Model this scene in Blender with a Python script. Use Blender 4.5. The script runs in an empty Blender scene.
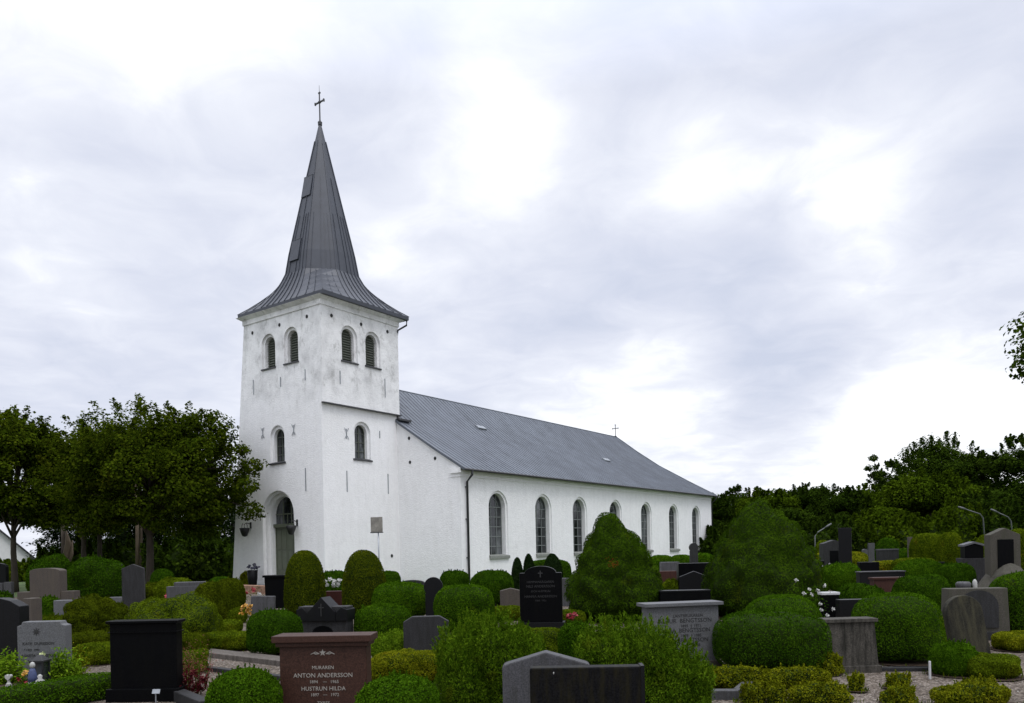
import bpy, bmesh, math, random
import numpy as np
from mathutils import Vector, Matrix
from mathutils.geometry import tessellate_polygon

C = bpy.context.scene.collection
SC = bpy.context.scene
# ------------------------------------------------------------------ camera
F_PX, ROLL, HY, EYE = 784.0, 0.022, 547.0, 1.65
cam_d = bpy.data.cameras.new('camera')
cam = bpy.data.objects.new('camera', cam_d)
C.objects.link(cam)
cam_d.sensor_width = 36.0
cam_d.lens = 36.0 * F_PX / 1024.0
cam_d.shift_y = (HY - 351.5) / 1024.0
cam_d.clip_end = 3000
cam_d.clip_start = 0.1
cam.location = (0, 0, EYE)
cam.rotation_mode = 'QUATERNION'
cam.rotation_quaternion = (Matrix.Rotation(math.radians(90), 4, 'X') @ Matrix.Rotation(-ROLL, 4, 'Z')).to_quaternion()
SC.camera = cam
# ------------------------------------------------------------------ exposure
SC.view_settings.view_transform = 'Standard'
SC.view_settings.look = 'None'
SC.view_settings.exposure = 0.55
SC.view_settings.gamma = 1.0
SC.view_settings.use_curve_mapping = False
# ------------------------------------------------------------------ sky
SUN_EL, SUN_AZ = math.radians(64), math.radians(28)      # sun behind the camera, a little to its right
sun_dir = Vector((math.sin(SUN_AZ) * math.cos(SUN_EL), -math.cos(SUN_AZ) * math.cos(SUN_EL), math.sin(SUN_EL)))


def pix_dir(px, py):
    U, V = px - 512, py - HY
    u = U * math.cos(ROLL) - V * math.sin(ROLL)
    v = U * math.sin(ROLL) + V * math.cos(ROLL)
    return u / F_PX, -v / F_PX


W = bpy.data.worlds.new("World")
SC.world = W
W.use_nodes = True
nt = W.node_tree
nt.nodes.clear()
N = nt.nodes.new
L = nt.links.new


def wmath(op, a, b=None, clamp=False):
    n = N('ShaderNodeMath')
    n.operation = op
    n.use_clamp = clamp
    for i, v in enumerate((a, b)):
        if v is None:
            continue
        if isinstance(v, (int, float)):
            n.inputs[i].default_value = v
        else:
            L(v, n.inputs[i])
    return n.outputs[0]


tc = N('ShaderNodeTexCoord')
sep = N('ShaderNodeSeparateXYZ')
L(tc.outputs['Generated'], sep.inputs[0])
zz = wmath('ADD', wmath('MAXIMUM', sep.outputs[2], 0.0), 0.16)
comb = N('ShaderNodeCombineXYZ')
L(wmath('DIVIDE', sep.outputs[0], zz), comb.inputs[0])
L(wmath('DIVIDE', sep.outputs[1], zz), comb.inputs[1])
n1 = N('ShaderNodeTexNoise')
n1.inputs['Scale'].default_value = 2.1
n1.inputs['Detail'].default_value = 8
n1.inputs['Roughness'].default_value = 0.5
n1.inputs['Distortion'].default_value = 0.2
mp = N('ShaderNodeMapping')
mp.inputs['Location'].default_value = (3.7, 1.3, 0)
L(comb.outputs[0], mp.inputs[0])
L(mp.outputs[0], n1.inputs['Vector'])
val = wmath('MULTIPLY', wmath('SUBTRACT', n1.outputs['Fac'], 0.5), 1.05)
n2 = N('ShaderNodeTexNoise')
n2.inputs['Scale'].default_value = 5.5
n2.inputs['Detail'].default_value = 9
n2.inputs['Roughness'].default_value = .58
n2.inputs['Distortion'].default_value = .6
L(mp.outputs[0], n2.inputs['Vector'])
val = wmath('ADD', val, wmath('MULTIPLY', wmath('SUBTRACT', n2.outputs['Fac'], 0.5), .75))
# cloud masses: (pixel the direction was read from, angular tightness, strength; + bright gap, - grey underside)
for (px, py, k, a) in [(500, 140, 160, .62), (690, 175, 240, .75), (865, 205, 170, .85), (130, 30, 40, .50), (420, 60, 60, -.22), (90, 250, 50, -.25), (190, 150, 60, -.16), 
                       (620, 310, 130, -.22), (790, 372, 200, -.95), (930, 285, 130, -.36), (770, 70, 25, -.30), (980, 130, 50, -.28), (80, 345, 200, -.35), (590, 60, 60, -.15),
                       (850, 420, 140, .75), (675, 390, 220, .5), (60, 300, 300, .35), (560, 400, 200, .35), (470, 330, 120, -.12), (540, 350, 300, -.25), (990, 380, 90, .4), (720, 245, 300, -.2)]:
    a_, b_ = pix_dir(px, py)
    v = Vector((a_, 1, b_)).normalized()
    dp = N('ShaderNodeVectorMath')
    dp.operation = 'DOT_PRODUCT'
    nv = N('ShaderNodeVectorMath')
    nv.operation = 'NORMALIZE'
    L(tc.outputs['Generated'], nv.inputs[0])
    L(nv.outputs[0], dp.inputs[0])
    dp.inputs[1].default_value = v
    e = wmath('MULTIPLY', wmath('POWER', math.e, wmath('MULTIPLY', wmath('SUBTRACT', dp.outputs['Value'], 1.0), float(k))), a)
    val = wmath('ADD', val, e)
val = wmath('ADD', val, 0.57)
cr = N('ShaderNodeValToRGB')
cr.color_ramp.elements[0].position = 0.0
cr.color_ramp.elements[0].color = (.45, .485, .585, 1)
cr.color_ramp.elements[1].position = 1.0
cr.color_ramp.elements[1].color = (.82, .83, .86, 1)
e = cr.color_ramp.elements.new(.35)
e.color = (.535, .56, .645, 1)
e = cr.color_ramp.elements.new(.64)
e.color = (.625, .645, .71, 1)
L(val, cr.inputs[0])
# an overcast sky is brighter towards the zenith
zen = wmath('ADD', 1.0, wmath('MULTIPLY', wmath('POWER', wmath('MAXIMUM', wmath('SUBTRACT', sep.outputs[2], 0.5), 0.0), 1.0), 4.0))
cloud = N('ShaderNodeVectorMath')
cloud.operation = 'SCALE'
L(cr.outputs[0], cloud.inputs[0])
L(zen, cloud.inputs['Scale'])
sky = N('ShaderNodeTexSky')
sky.sky_type = 'NISHITA'
sky.sun_disc = False
sky.sun_elevation = SUN_EL
sky.sun_rotation = math.atan2(sun_dir.x, sun_dir.y)
bg1 = N('ShaderNodeBackground')
bg1.inputs['Strength'].default_value = 0.05
L(sky.outputs[0], bg1.inputs['Color'])
bg2 = N('ShaderNodeBackground')
bg2.inputs['Strength'].default_value = 1.0
L(cloud.outputs[0], bg2.inputs['Color'])
mx = N('ShaderNodeMixShader')
mx.inputs[0].default_value = 0.94
L(bg1.outputs[0], mx.inputs[1])
L(bg2.outputs[0], mx.inputs[2])
wo = N('ShaderNodeOutputWorld')
L(mx.outputs[0], wo.inputs[0])
# ------------------------------------------------------------------ sun (veiled)
sd = bpy.data.lights.new('sun', 'SUN')
sd.energy = 0.8
sd.angle = math.radians(18)
sd.color = (1, .97, .93)
so = bpy.data.objects.new('sun', sd)
C.objects.link(so)
so.rotation_mode = 'QUATERNION'
so.rotation_quaternion = (-sun_dir).to_track_quat('-Z', 'Y')

# ================================================================== materials
MATS = {}


def mat_base(name):
    m = bpy.data.materials.new(name)
    m.use_nodes = True
    t = m.node_tree
    b = t.nodes['Principled BSDF']
    return m, t, b


def ramp(t, fac, stops):
    r = t.nodes.new('ShaderNodeValToRGB')
    els = r.color_ramp.elements
    els[0].position, els[0].color = stops[0][0], (*stops[0][1], 1)
    els[1].position, els[1].color = stops[-1][0], (*stops[-1][1], 1)
    for p, c in stops[1:-1]:
        q = els.new(p)
        q.color = (*c, 1)
    t.links.new(fac, r.inputs[0])
    return r.outputs[0]


def noise(t, scale, detail=4, rough=.55, coord='Object', stretch=None):
    tcn = t.nodes.new('ShaderNodeTexCoord')
    n = t.nodes.new('ShaderNodeTexNoise')
    n.inputs['Scale'].default_value = scale
    n.inputs['Detail'].default_value = detail
    n.inputs['Roughness'].default_value = rough
    src = tcn.outputs[coord]
    if stretch:
        mpn = t.nodes.new('ShaderNodeMapping')
        mpn.inputs['Scale'].default_value = stretch
        t.links.new(src, mpn.inputs[0])
        src = mpn.outputs[0]
    t.links.new(src, n.inputs['Vector'])
    return n.outputs['Fac']


def mixc(t, fac, a, b, mode='MIX'):
    n = t.nodes.new('ShaderNodeMix')
    n.data_type = 'RGBA'
    n.blend_type = mode
    for s, v in ((0, fac), (6, a), (7, b)):
        if isinstance(v, (int, float)):
            n.inputs[s].default_value = v
        elif isinstance(v, tuple):
            n.inputs[s].default_value = (*v, 1)
        else:
            t.links.new(v, n.inputs[s])
    return n.outputs[2]


def bump(t, b, h, strength=.3, dist=.02):
    n = t.nodes.new('ShaderNodeBump')
    n.inputs['Strength'].default_value = strength
    n.inputs['Distance'].default_value = dist
    t.links.new(h, n.inputs['Height'])
    t.links.new(n.outputs[0], b.inputs['Normal'])


def simple(name, col, rough=.6, metal=0, var=.25, scale=8, bs=0.15, spec=.5, detail=5, stretch=None):
    if name in MATS:
        return MATS[name]
    m, t, b = mat_base(name)
    f = noise(t, scale, detail, .6, 'Object', stretch)
    lo = tuple(c * (1 - var) for c in col)
    hi = tuple(min(1, c * (1 + var)) for c in col)
    t.links.new(ramp(t, f, [(.3, lo), (.7, hi)]), b.inputs['Base Color'])
    b.inputs['Roughness'].default_value = rough
    b.inputs['Metallic'].default_value = metal
    b.inputs['Specular IOR Level'].default_value = spec
    if bs:
        bump(t, b, noise(t, scale * 4, 4), bs, .01)
    MATS[name] = m
    return m


def granite(name, col, speck=.5, rough=.5, stain=(.06, .06, .04), stain_amt=.35, spec=.2, streak=True):
    """stone: fine crystal speckle, cloudy tone, dark or lichen streaks of its own"""
    if name in MATS:
        return MATS[name]
    col = tuple(c * .78 for c in col)
    m, t, b = mat_base(name)
    f1 = noise(t, 85, 2, .7)
    c1 = ramp(t, f1, [(.35, tuple(c * (1 - speck) for c in col)), (.5, col), (.68, tuple(min(1, c * (1 + speck)) for c in col))])
    f2 = noise(t, 6, 6, .65, 'Object', (2.6, 2.6, .4) if streak else None)
    s = ramp(t, f2, [(.42, (0, 0, 0)), (.66, (1, 1, 1))])
    mm = t.nodes.new('ShaderNodeMath')
    mm.operation = 'MULTIPLY'
    t.links.new(s, mm.inputs[0])
    mm.inputs[1].default_value = stain_amt
    c = mixc(t, mm.outputs[0], c1, stain)
    t.links.new(c, b.inputs['Base Color'])
    b.inputs['Roughness'].default_value = rough
    b.inputs['Specular IOR Level'].default_value = spec
    bump(t, b, f1, .12, .004)
    MATS[name] = m
    return m


def leafmat(name, dark, mid, light, transl=.18, clump=3.0, rough=.6):
    k_ = {'maple': 1.05, 'wood_light': 1.1, 'wood': 1.3, 'spruce': .8}.get(name, 1.0)
    dark, mid, light = (tuple(x * k_ for x in c_) for c_ in (dark, mid, light))
    m, t, b = mat_base(name)
    g = t.nodes.new('ShaderNodeNewGeometry')
    c = ramp(t, g.outputs['Random Per Island'], [(0, dark), (.5, mid), (1, light)])
    f = noise(t, clump, 3, .6)
    c2 = mixc(t, 1.0, c, ramp(t, f, [(.3, (.62, .68, .6)), (.7, (1.3, 1.25, 1.1))]), 'MULTIPLY')
    f2 = noise(t, clump * .7, 2, .5)
    c2 = mixc(t, ramp(t, f2, [(.62, (0, 0, 0)), (.80, (.55, .55, .55))]), c2, tuple(x * k for x, k in zip(mid, (1.9, .85, 1.2))))
    t.nodes.remove(b)
    b = t.nodes.new('ShaderNodeBsdfDiffuse')
    t.links.new(c2, b.inputs[0])
    tr = t.nodes.new('ShaderNodeBsdfTranslucent')
    t.links.new(c2, tr.inputs[0])
    ms = t.nodes.new('ShaderNodeMixShader')
    ms.inputs[0].default_value = transl
    t.links.new(b.outputs[0], ms.inputs[1])
    t.links.new(tr.outputs[0], ms.inputs[2])
    t.links.new(ms.outputs[0], t.nodes['Material Output'].inputs[0])
    MATS[name] = m
    return m


leafmat('box', (.026, .066, .003), (.042, .098, .004), (.068, .138, .007))
leafmat('yew', (.018, .048, .0025), (.029, .071, .0035), (.047, .102, .006))
leafmat('bright', (.075, .145, .008), (.12, .21, .010), (.18, .28, .018), .25)
leafmat('thuja', (.036, .078, .004), (.062, .122, .006), (.11, .18, .011), .22, 5)
leafmat('olive', (.036, .050, .0025), (.054, .073, .004), (.080, .104, .006))
leafmat('moss', (.046, .072, .003), (.072, .106, .005), (.11, .15, .008))
leafmat('gold', (.075, .098, .004), (.135, .155, .007), (.22, .225, .012), .25, 5)
leafmat('spruce', (.024, .052, .003), (.037, .076, .0045), (.056, .105, .007), .1, 2.5)
leafmat('cypress', (.005, .012, .004), (.009, .019, .006), (.016, .030, .010), .1)
leafmat('maple', (.026, .044, .003), (.044, .070, .004), (.085, .11, .008), .38, .6)
leafmat('wood', (.012, .024, .003), (.021, .039, .004), (.036, .060, .006), .3, .22)
leafmat('wood_light', (.030, .052, .003), (.048, .080, .004), (.075, .115, .007), .32, .22)
leafmat('fir', (.007, .014, .005), (.011, .021, .007), (.018, .030, .010), .1, .5)
leafmat('heuchera', (.03, .005, .007), (.055, .008, .012), (.09, .016, .022), .2)
leafmat('astilbe', (.16, .045, .05), (.25, .08, .085), (.34, .13, .13), .2)
leafmat('rust', (.09, .022, .006), (.13, .032, .009), (.17, .045, .012), .15)
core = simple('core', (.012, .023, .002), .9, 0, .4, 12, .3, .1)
bark = simple('bark', (.055, .045, .035), .9, 0, .4, 6, .6, .2, 6, (1, 1, .25))
bark_pale = simple('bark_pale', (.12, .092, .065), .9, 0, .3, 6, .5, .2, 6, (1, 1, .25))
granite('gr_light', (.135, .138, .145), .3, .55, (.10, .10, .095), .3)
granite('gr_mid', (.088, .088, .095), .35, .55, (.035, .035, .03), .6)
granite('gr_dark', (.034, .034, .036), .5, .6, (.012, .012, .01), .6)
granite('gr_pale_brown', (.15, .13, .115), .5, .8, (.05, .045, .035), .8)
granite('gr_brown', (.085, .072, .062), .35, .7, (.09, .075, .055), .5)
granite('gr_weathered', (.082, .075, .062), .4, .8, (.05, .05, .035), .75)
granite('gr_streaked', (.088, .080, .068), .4, .8, (.012, .012, .009), .9)
granite('gr_lichen', (.026, .025, .019), .5, .85, (.11, .10, .055), .35)
granite('black', (.004, .0042, .005), .5, .3, (.006, .006, .005), .3, .05)
granite('black_matt', (.0075, .0075, .0085), .6, .5, (.022, .019, .007), .6, .08)
granite('black_worn', (.008, .0083, .0098), .5, .4, (.007, .007, .006), .5, .15)
granite('red_gr', (.058, .027, .019), .45, .5, (.045, .02, .014), .3)
granite('red_dark', (.05, .015, .012), .4, .5, (.05, .02, .015), .3)
granite('red_brown', (.05, .018, .013), .4, .6, (.06, .03, .02), .4)
gold_txt = simple('silver_letter', (.30, .28, .25), .5, 0, .1, 20, 0)
dark_txt = simple('dark_letter', (.015, .015, .015), .6, 0, .1, 20, 0)
faint_txt = simple('faint_letter', (.015, .015, .0155), .6, 0, .1, 20, 0)
white_pl = simple('white_plastic', (.48, .48, .49), .5, 0, .05, 10, 0)
blackmetal = simple('black_metal', (.012, .012, .013), .45, 0, .2, 20, .05)
greymetal = simple('grey_metal', (.30, .32, .34), .45, .6, .15, 12, .05)
petal_white = simple('petal_white', (.34, .34, .32), .6, 0, .1, 30, 0)
petal_red = simple('petal_red', (.22, .008, .015), .6, 0, .3, 30, 0)
petal_yellow = simple('petal_yellow', (.40, .20, .015), .6, 0, .25, 30, 0)
petal_blue = simple('petal_blue', (.04, .055, .13), .6, 0, .25, 30, 0)
petal_violet = simple('petal_violet', (.05, .05, .08), .6, 0, .25, 30, 0)


def plaster():
    m, t, b = mat_base('plaster')
    f1 = noise(t, .9, 8, .68)
    f2 = noise(t, 4, 8, .72, 'Object', (1, 1, 1.8))
    base = ramp(t, f2, [(.3, (.81, .81, .815)), (.6, (.87, .87, .87))])
    patch = ramp(t, f1, [(.42, (1, 1, 1)), (.56, (.80, .80, .80)), (.70, (.52, .52, .52))])
    # weathering of the belfry storey: more grey patches above 8 m
    tcn = t.nodes.new('ShaderNodeTexCoord')
    sp = t.nodes.new('ShaderNodeSeparateXYZ')
    t.links.new(tcn.outputs['Object'], sp.inputs[0])
    mr = t.nodes.new('ShaderNodeMapRange')
    mr.inputs[1].default_value = 7.8
    mr.inputs[2].default_value = 9.5
    mr.inputs[3].default_value = .14
    mr.inputs[4].default_value = .85
    t.links.new(sp.outputs[2], mr.inputs[0])
    c = mixc(t, mr.outputs[0], base, mixc(t, .85, base, patch, 'MULTIPLY'))
    # scratchy grey dirt
    f3 = noise(t, 2.2, 10, .8, 'Object', (1, 1, .6))
    d = ramp(t, f3, [(.53, (1, 1, 1)), (.60, (.74, .74, .73)), (.68, (.45, .45, .44))])
    c = mixc(t, mr.outputs[0], c, mixc(t, 1.0, c, d, 'MULTIPLY'))
    c = mixc(t, 1.0, c, ramp(t, noise(t, 1.6, 7, .75, 'Object', (2.5, 2.5, .22)), [(.45, (1, 1, 1)), (.62, (.96, .96, .955)), (.75, (.89, .89, .88))]), 'MULTIPLY')
    t.links.new(c, b.inputs['Base Color'])
    b.inputs['Roughness'].default_value = .9
    b.inputs['Specular IOR Level'].default_value = .2
    # limewashed brick courses barely showing
    h = t.nodes.new('ShaderNodeMath')
    h.operation = 'ADD'
    t.links.new(noise(t, 9, 5, .7, 'Object', (1, 1, 2.2)), h.inputs[0])
    t.links.new(f1, h.inputs[1])
    bump(t, b, h.outputs[0], .5, .05)
    MATS['plaster'] = m
    return m


plaster()
roofm = simple('roof_metal', (.108, .122, .145), .5, .15, .16, 1.2, .06, .5, 6)
spirem = simple('spire_metal', (.036, .041, .054), .45, .1, .18, 1.5, .06, .5, 6)
trimd = simple('trim_dark', (.035, .036, .040), .5, 0, .2, 5, .05)
doorm = simple('door_paint', (.115, .13, .092), .5, 0, .12, 4, .1)
louvm = simple('louvre', (.085, .095, .075), .7, 0, .2, 6, .1)
framem = simple('window_frame', (.15, .165, .16), .5, 0, .1, 6, 0)
sillm = simple('sill_stone', (.20, .21, .19), .7, 0, .2, 8, .1)
hole_m = simple('hole_shade', (.02, .02, .02), .9, 0, .2, 8, 0)  # near-black colour for the shade inside the putlog holes
white_wall = simple('white_wall', (.72, .72, .72), .9, 0, .06, 3, .1)
curtain = simple('curtain', (.40, .42, .42), .9, 0, .3, 3, 0, .2, 3, (4, 4, .3))


def roof_sheets(m):
    t = m.node_tree
    b = t.nodes['Principled BSDF']
    src = b.inputs['Base Color'].links[0].from_socket
    tcn = t.nodes.new('ShaderNodeTexCoord')
    sn = t.nodes.new('ShaderNodeVectorMath')
    sn.operation = 'SNAP'
    sn.inputs[1].default_value = (2.35, 2.2, 40)
    t.links.new(tcn.outputs['Object'], sn.inputs[0])
    wn = t.nodes.new('ShaderNodeTexWhiteNoise')
    t.links.new(sn.outputs[0], wn.inputs[0])
    k = ramp(t, wn.outputs['Value'], [(0, (.93, .93, .93)), (.8, (1.02, 1.02, 1.02)), (1, (1.08, 1.08, 1.07))])
    st = ramp(t, noise(t, .7, 7, .7, 'Object', (2.5, .6, .6)), [(.35, (.82, .82, .82)), (.65, (1.1, 1.1, 1.1))])
    t.links.new(mixc(t, 1.0, mixc(t, 1.0, src, k, 'MULTIPLY'), st, 'MULTIPLY'), b.inputs['Base Color'])


roof_sheets(roofm)


def glassm():
    m, t, b = mat_base('glass')
    f = noise(t, 1.1, 4, .6, 'Object', (1.6, 1.6, .5))
    t.links.new(ramp(t, f, [(.40, (.010, .012, .013)), (.52, (.03, .034, .036)), (.64, (.13, .14, .145))]), b.inputs['Base Color'])
    b.inputs['Roughness'].default_value = .08
    b.inputs['Specular IOR Level'].default_value = .55
    bump(t, b, noise(t, 1.2, 2), .06, .05)
    MATS['glass'] = m


glassm()


def ground_mats():
    m, t, b = mat_base('gravel_mat')
    tcn = t.nodes.new('ShaderNodeTexCoord')
    v = t.nodes.new('ShaderNodeTexVoronoi')
    v.inputs['Scale'].default_value = 42
    t.links.new(tcn.outputs['Object'], v.inputs['Vector'])
    sp = t.nodes.new('ShaderNodeSeparateColor')
    t.links.new(v.outputs['Color'], sp.inputs[0])
    c = ramp(t, sp.outputs[0], [(0, (.040, .033, .026)), (.4, (.105, .088, .073)), (.75, (.165, .142, .121)), (1, (.27, .245, .22))])
    big = ramp(t, noise(t, .5, 6, .65), [(.35, (.62, .58, .52)), (.65, (1.1, 1.06, 1.03))])
    c = mixc(t, 1.0, c, big, 'MULTIPLY')
    t.links.new(c, b.inputs['Base Color'])
    b.inputs['Roughness'].default_value = .9
    b.inputs['Specular IOR Level'].default_value = .2
    bump(t, b, v.outputs['Distance'], .7, .02)
    MATS['gravel'] = m
    m, t, b = mat_base('grass_mat')
    c = ramp(t, noise(t, .35, 8, .7), [(.3, (.03, .055, .012)), (.55, (.05, .085, .015)), (.75, (.09, .11, .025))])
    c = mixc(t, 1.0, c, ramp(t, noise(t, 18, 4), [(.3, (.6, .6, .6)), (.7, (1.3, 1.3, 1.3))]), 'MULTIPLY')
    t.links.new(c, b.inputs['Base Color'])
    b.inputs['Roughness'].default_value = .95
    bump(t, b, noise(t, 30, 3), .6, .05)
    MATS['grass'] = m
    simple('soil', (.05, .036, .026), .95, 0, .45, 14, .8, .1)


ground_mats()
# ================================================================== helpers
rng = np.random.default_rng(7)


def tag(o, label=None, cat=None, group=None, kind=None):
    if label:
        o['label'] = label
    if cat:
        o['category'] = cat
    if group:
        o['group'] = group
    if kind:
        o['kind'] = kind
    return o


def empty(name, loc=(0, 0, 0), rz=0, parent=None):
    o = bpy.data.objects.new(name, None)
    C.objects.link(o)
    o.location = loc
    o.rotation_euler = (0, 0, rz)
    o.parent = parent
    return o


def M(m):
    return MATS[m] if isinstance(m, str) else m


def link(name, me, mats, parent=None, loc=(0, 0, 0), rz=0):
    o = bpy.data.objects.new(name, me)
    C.objects.link(o)
    if not isinstance(mats, (list, tuple)):
        mats = [mats]
    for m in mats:
        me.materials.append(M(m))
    o.parent = parent
    o.location = loc
    o.rotation_euler = (0, 0, rz)
    return o


class MB:
    """collects vertices and faces for one mesh object"""

    def __init__(self):
        self.v, self.f, self.mi = [], [], []

    def add(self, vs, fs, mi=0):
        b = len(self.v)
        self.v += [tuple(p) for p in vs]
        self.f += [tuple(i + b for i in q) for q in fs]
        self.mi += [mi] * len(fs)
        return self

    def box(self, c, s, rz=0, mi=0, taper=1.0):
        hx, hy, hz = s[0] / 2, s[1] / 2, s[2] / 2
        vs = []
        ca, sa = math.cos(rz), math.sin(rz)
        for z, k in ((-hz, 1), (hz, taper)):
            for x, y in ((-hx, -hy), (hx, -hy), (hx, hy), (-hx, hy)):
                x2, y2 = x * k, y * k
                vs.append((c[0] + x2 * ca - y2 * sa, c[1] + x2 * sa + y2 * ca, c[2] + z))
        return self.add(vs, [(3, 2, 1, 0), (4, 5, 6, 7), (0, 1, 5, 4), (1, 2, 6, 5), (2, 3, 7, 6), (3, 0, 4, 7)], mi)

    def tube(self, pts, rad, n=8, mi=0, cap=True):
        pts = [Vector(p) for p in pts]
        if isinstance(rad, (int, float)):
            rad = [rad] * len(pts)
        vs, fs = [], []
        for i, p in enumerate(pts):
            a = pts[max(0, i - 1)]
            b = pts[min(len(pts) - 1, i + 1)]
            d = (b - a).normalized()
            up = Vector((0, 0, 1)) if abs(d.z) < .95 else Vector((1, 0, 0))
            u = d.cross(up).normalized()
            w = u.cross(d)
            for k in range(n):
                t = 2 * math.pi * k / n
                vs.append(p + (u * math.cos(t) + w * math.sin(t)) * rad[i])
        for i in range(len(pts) - 1):
            for k in range(n):
                fs.append((i * n + k, i * n + (k + 1) % n, (i + 1) * n + (k + 1) % n, (i + 1) * n + k))
        if cap:
            fs.append(tuple(range(n - 1, -1, -1)))
            fs.append(tuple((len(pts) - 1) * n + k for k in range(n)))
        return self.add(vs, fs, mi)

    def lathe(self, prof, c=(0, 0, 0), n=16, mi=0):
        vs, fs = [], []
        for r, z in prof:
            for k in range(n):
                t = 2 * math.pi * k / n
                vs.append((c[0] + r * math.cos(t), c[1] + r * math.sin(t), c[2] + z))
        for i in range(len(prof) - 1):
            for k in range(n):
                fs.append((i * n + k, i * n + (k + 1) % n, (i + 1) * n + (k + 1) % n, (i + 1) * n + k))
        fs.append(tuple(range(n - 1, -1, -1)))
        fs.append(tuple((len(prof) - 1) * n + k for k in range(n)))
        return self.add(vs, fs, mi)

    def mesh(self, name, smooth=False, bevel=0, fix=True):
        me = bpy.data.meshes.new(name)
        me.from_pydata(self.v, [], self.f)
        me.polygons.foreach_set('material_index', self.mi)
        bm = bmesh.new()
        bm.from_mesh(me)
        if fix:
            bmesh.ops.recalc_face_normals(bm, faces=bm.faces)
        if bevel:
            ed = [e for e in bm.edges if len(e.link_faces) == 2 and e.calc_face_angle(0) > .5]
            bmesh.ops.bevel(bm, geom=ed, offset=bevel, segments=2, profile=.6, affect='EDGES', clamp_overlap=True)
        bm.to_mesh(me)
        bm.free()
        if smooth:
            me.polygons.foreach_set('use_smooth', [True] * len(me.polygons))
        return me

    def build(self, name, mats, parent=None, smooth=False, bevel=0, loc=(0, 0, 0), rz=0, fix=True):
        return link(name, self.mesh(name, smooth, bevel, fix), mats, parent, loc, rz)


def at_depth(px, py, d):
    a, b = pix_dir(px, py)
    return Vector((a * d, d, EYE + b * d))


def hor(px):
    return HY - (px - 512) * ROLL


def dist(px, yb):
    return EYE * F_PX / (yb - hor(px))


# ------------------------------------------------------------------ foliage
def lump(dirs, seed, freq, octv=2):
    r = np.random.default_rng(seed)
    out = np.zeros(len(dirs))
    amp = 1.0
    for o in range(octv):
        for _ in range(7):
            k = r.normal(size=3)
            k *= freq * (2 ** o) / np.linalg.norm(k)
            out += amp / 7 ** .5 * np.sin(dirs @ k + r.uniform(0, 6.28))
        amp *= .5
    return out


def leaf_arrays(P, Nrm, size, aspect, r, spread=.7, follow=None):
    """rhombic leaves: 4 vertices each"""
    n = len(P)
    Nn = Nrm + r.normal(size=(n, 3)) * spread
    Nn /= np.linalg.norm(Nn, axis=1)[:, None] + 1e-9
    a = r.normal(size=(n, 3)) if follow is None else follow + r.normal(size=(n, 3)) * .35
    T = a - (a * Nn).sum(1)[:, None] * Nn
    T /= np.linalg.norm(T, axis=1)[:, None] + 1e-9
    B = np.cross(Nn, T)
    s = size * r.uniform(.6, 1.35, n)[:, None]
    V = np.stack([P - T * s * .5, P + B * s * .5 * aspect + Nn * s * .08, P + T * s * .5, P - B * s * .5 * aspect + Nn * s * .08], 1)
    return V.reshape(-1, 3)


def foliage_mesh(name, coreV, coreF, leafV, smooth_core=True, mi_leaf=None):
    """coreF: list of quads/tris index tuples; leafV: (4n,3)"""
    me = bpy.data.meshes.new(name)
    nc = len(coreV)
    nl = len(leafV) // 4
    V = np.concatenate([np.asarray(coreV, float).reshape(-1, 3), leafV])
    lens = np.array([len(f) for f in coreF] + [4] * nl, dtype=np.int32)
    idx = np.concatenate([np.array([i for f in coreF for i in f], dtype=np.int32), np.arange(nc, nc + 4 * nl, dtype=np.int32)])
    me.vertices.add(len(V))
    me.vertices.foreach_set('co', V.astype(np.float32).ravel())
    me.loops.add(len(idx))
    me.loops.foreach_set('vertex_index', idx)
    me.polygons.add(len(lens))
    st = np.concatenate([[0], np.cumsum(lens)[:-1]]).astype(np.int32)
    me.polygons.foreach_set('loop_start', st)
    me.polygons.foreach_set('loop_total', lens)
    mi = np.ones(len(lens), dtype=np.int32)
    mi[:len(coreF)] = 0
    if mi_leaf is not None:
        mi[len(coreF):] = mi_leaf
    me.polygons.foreach_set('material_index', mi)
    sm = np.zeros(len(lens), dtype=bool)
    sm[:len(coreF)] = smooth_core
    me.polygons.foreach_set('use_smooth', sm)
    me.update(calc_edges=True)
    me.validate()
    return me


def sphere_grid(nu=28, nv=16):
    D, Fc = [], []
    for j in range(nv + 1):
        t = math.pi * j / nv
        for i in range(nu):
            p = 2 * math.pi * i / nu
            D.append((math.sin(t) * math.cos(p), math.sin(t) * math.sin(p), math.cos(t)))
    for j in range(nv):
        for i in range(nu):
            Fc.append((j * nu + i, (j + 1) * nu + i, (j + 1) * nu + (i + 1) % nu, j * nu + (i + 1) % nu))
    return np.array(D), Fc


SG = sphere_grid(44, 26)


def body_radius(D, rx, ry, up, dn, p, seed, amp, freq):
    rz = np.where(D[:, 2] >= 0, up, dn)
    pz = np.where(D[:, 2] >= 0, p, 3.5)
    ph = p if p >= 3 else 2.15
    hh = (np.abs(D[:, 0] / rx) ** ph + np.abs(D[:, 1] / ry) ** ph) ** (1 / ph)
    q = (hh ** pz + np.abs(D[:, 2] / rz) ** pz) ** (-1 / pz)
    q = q * (1 + amp * lump(D, seed, freq))
    return q * (1 + KNOB[0] * knobs(D, seed, int(KNOB[1]), KNOB[2])) if KNOB[0] else q


def knobs(D, seed, n, c):
    r = np.random.default_rng(seed + 999)
    K = r.normal(size=(n, 3))
    K /= np.linalg.norm(K, axis=1)[:, None]
    out = np.empty(len(D))
    for i in range(0, len(D), 4000):
        out[i:i + 4000] = (D[i:i + 4000] @ K.T).max(1)
    return np.exp(-(1 - out) * c) - .62


KNOB = [0, 90, 22.0]


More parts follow.
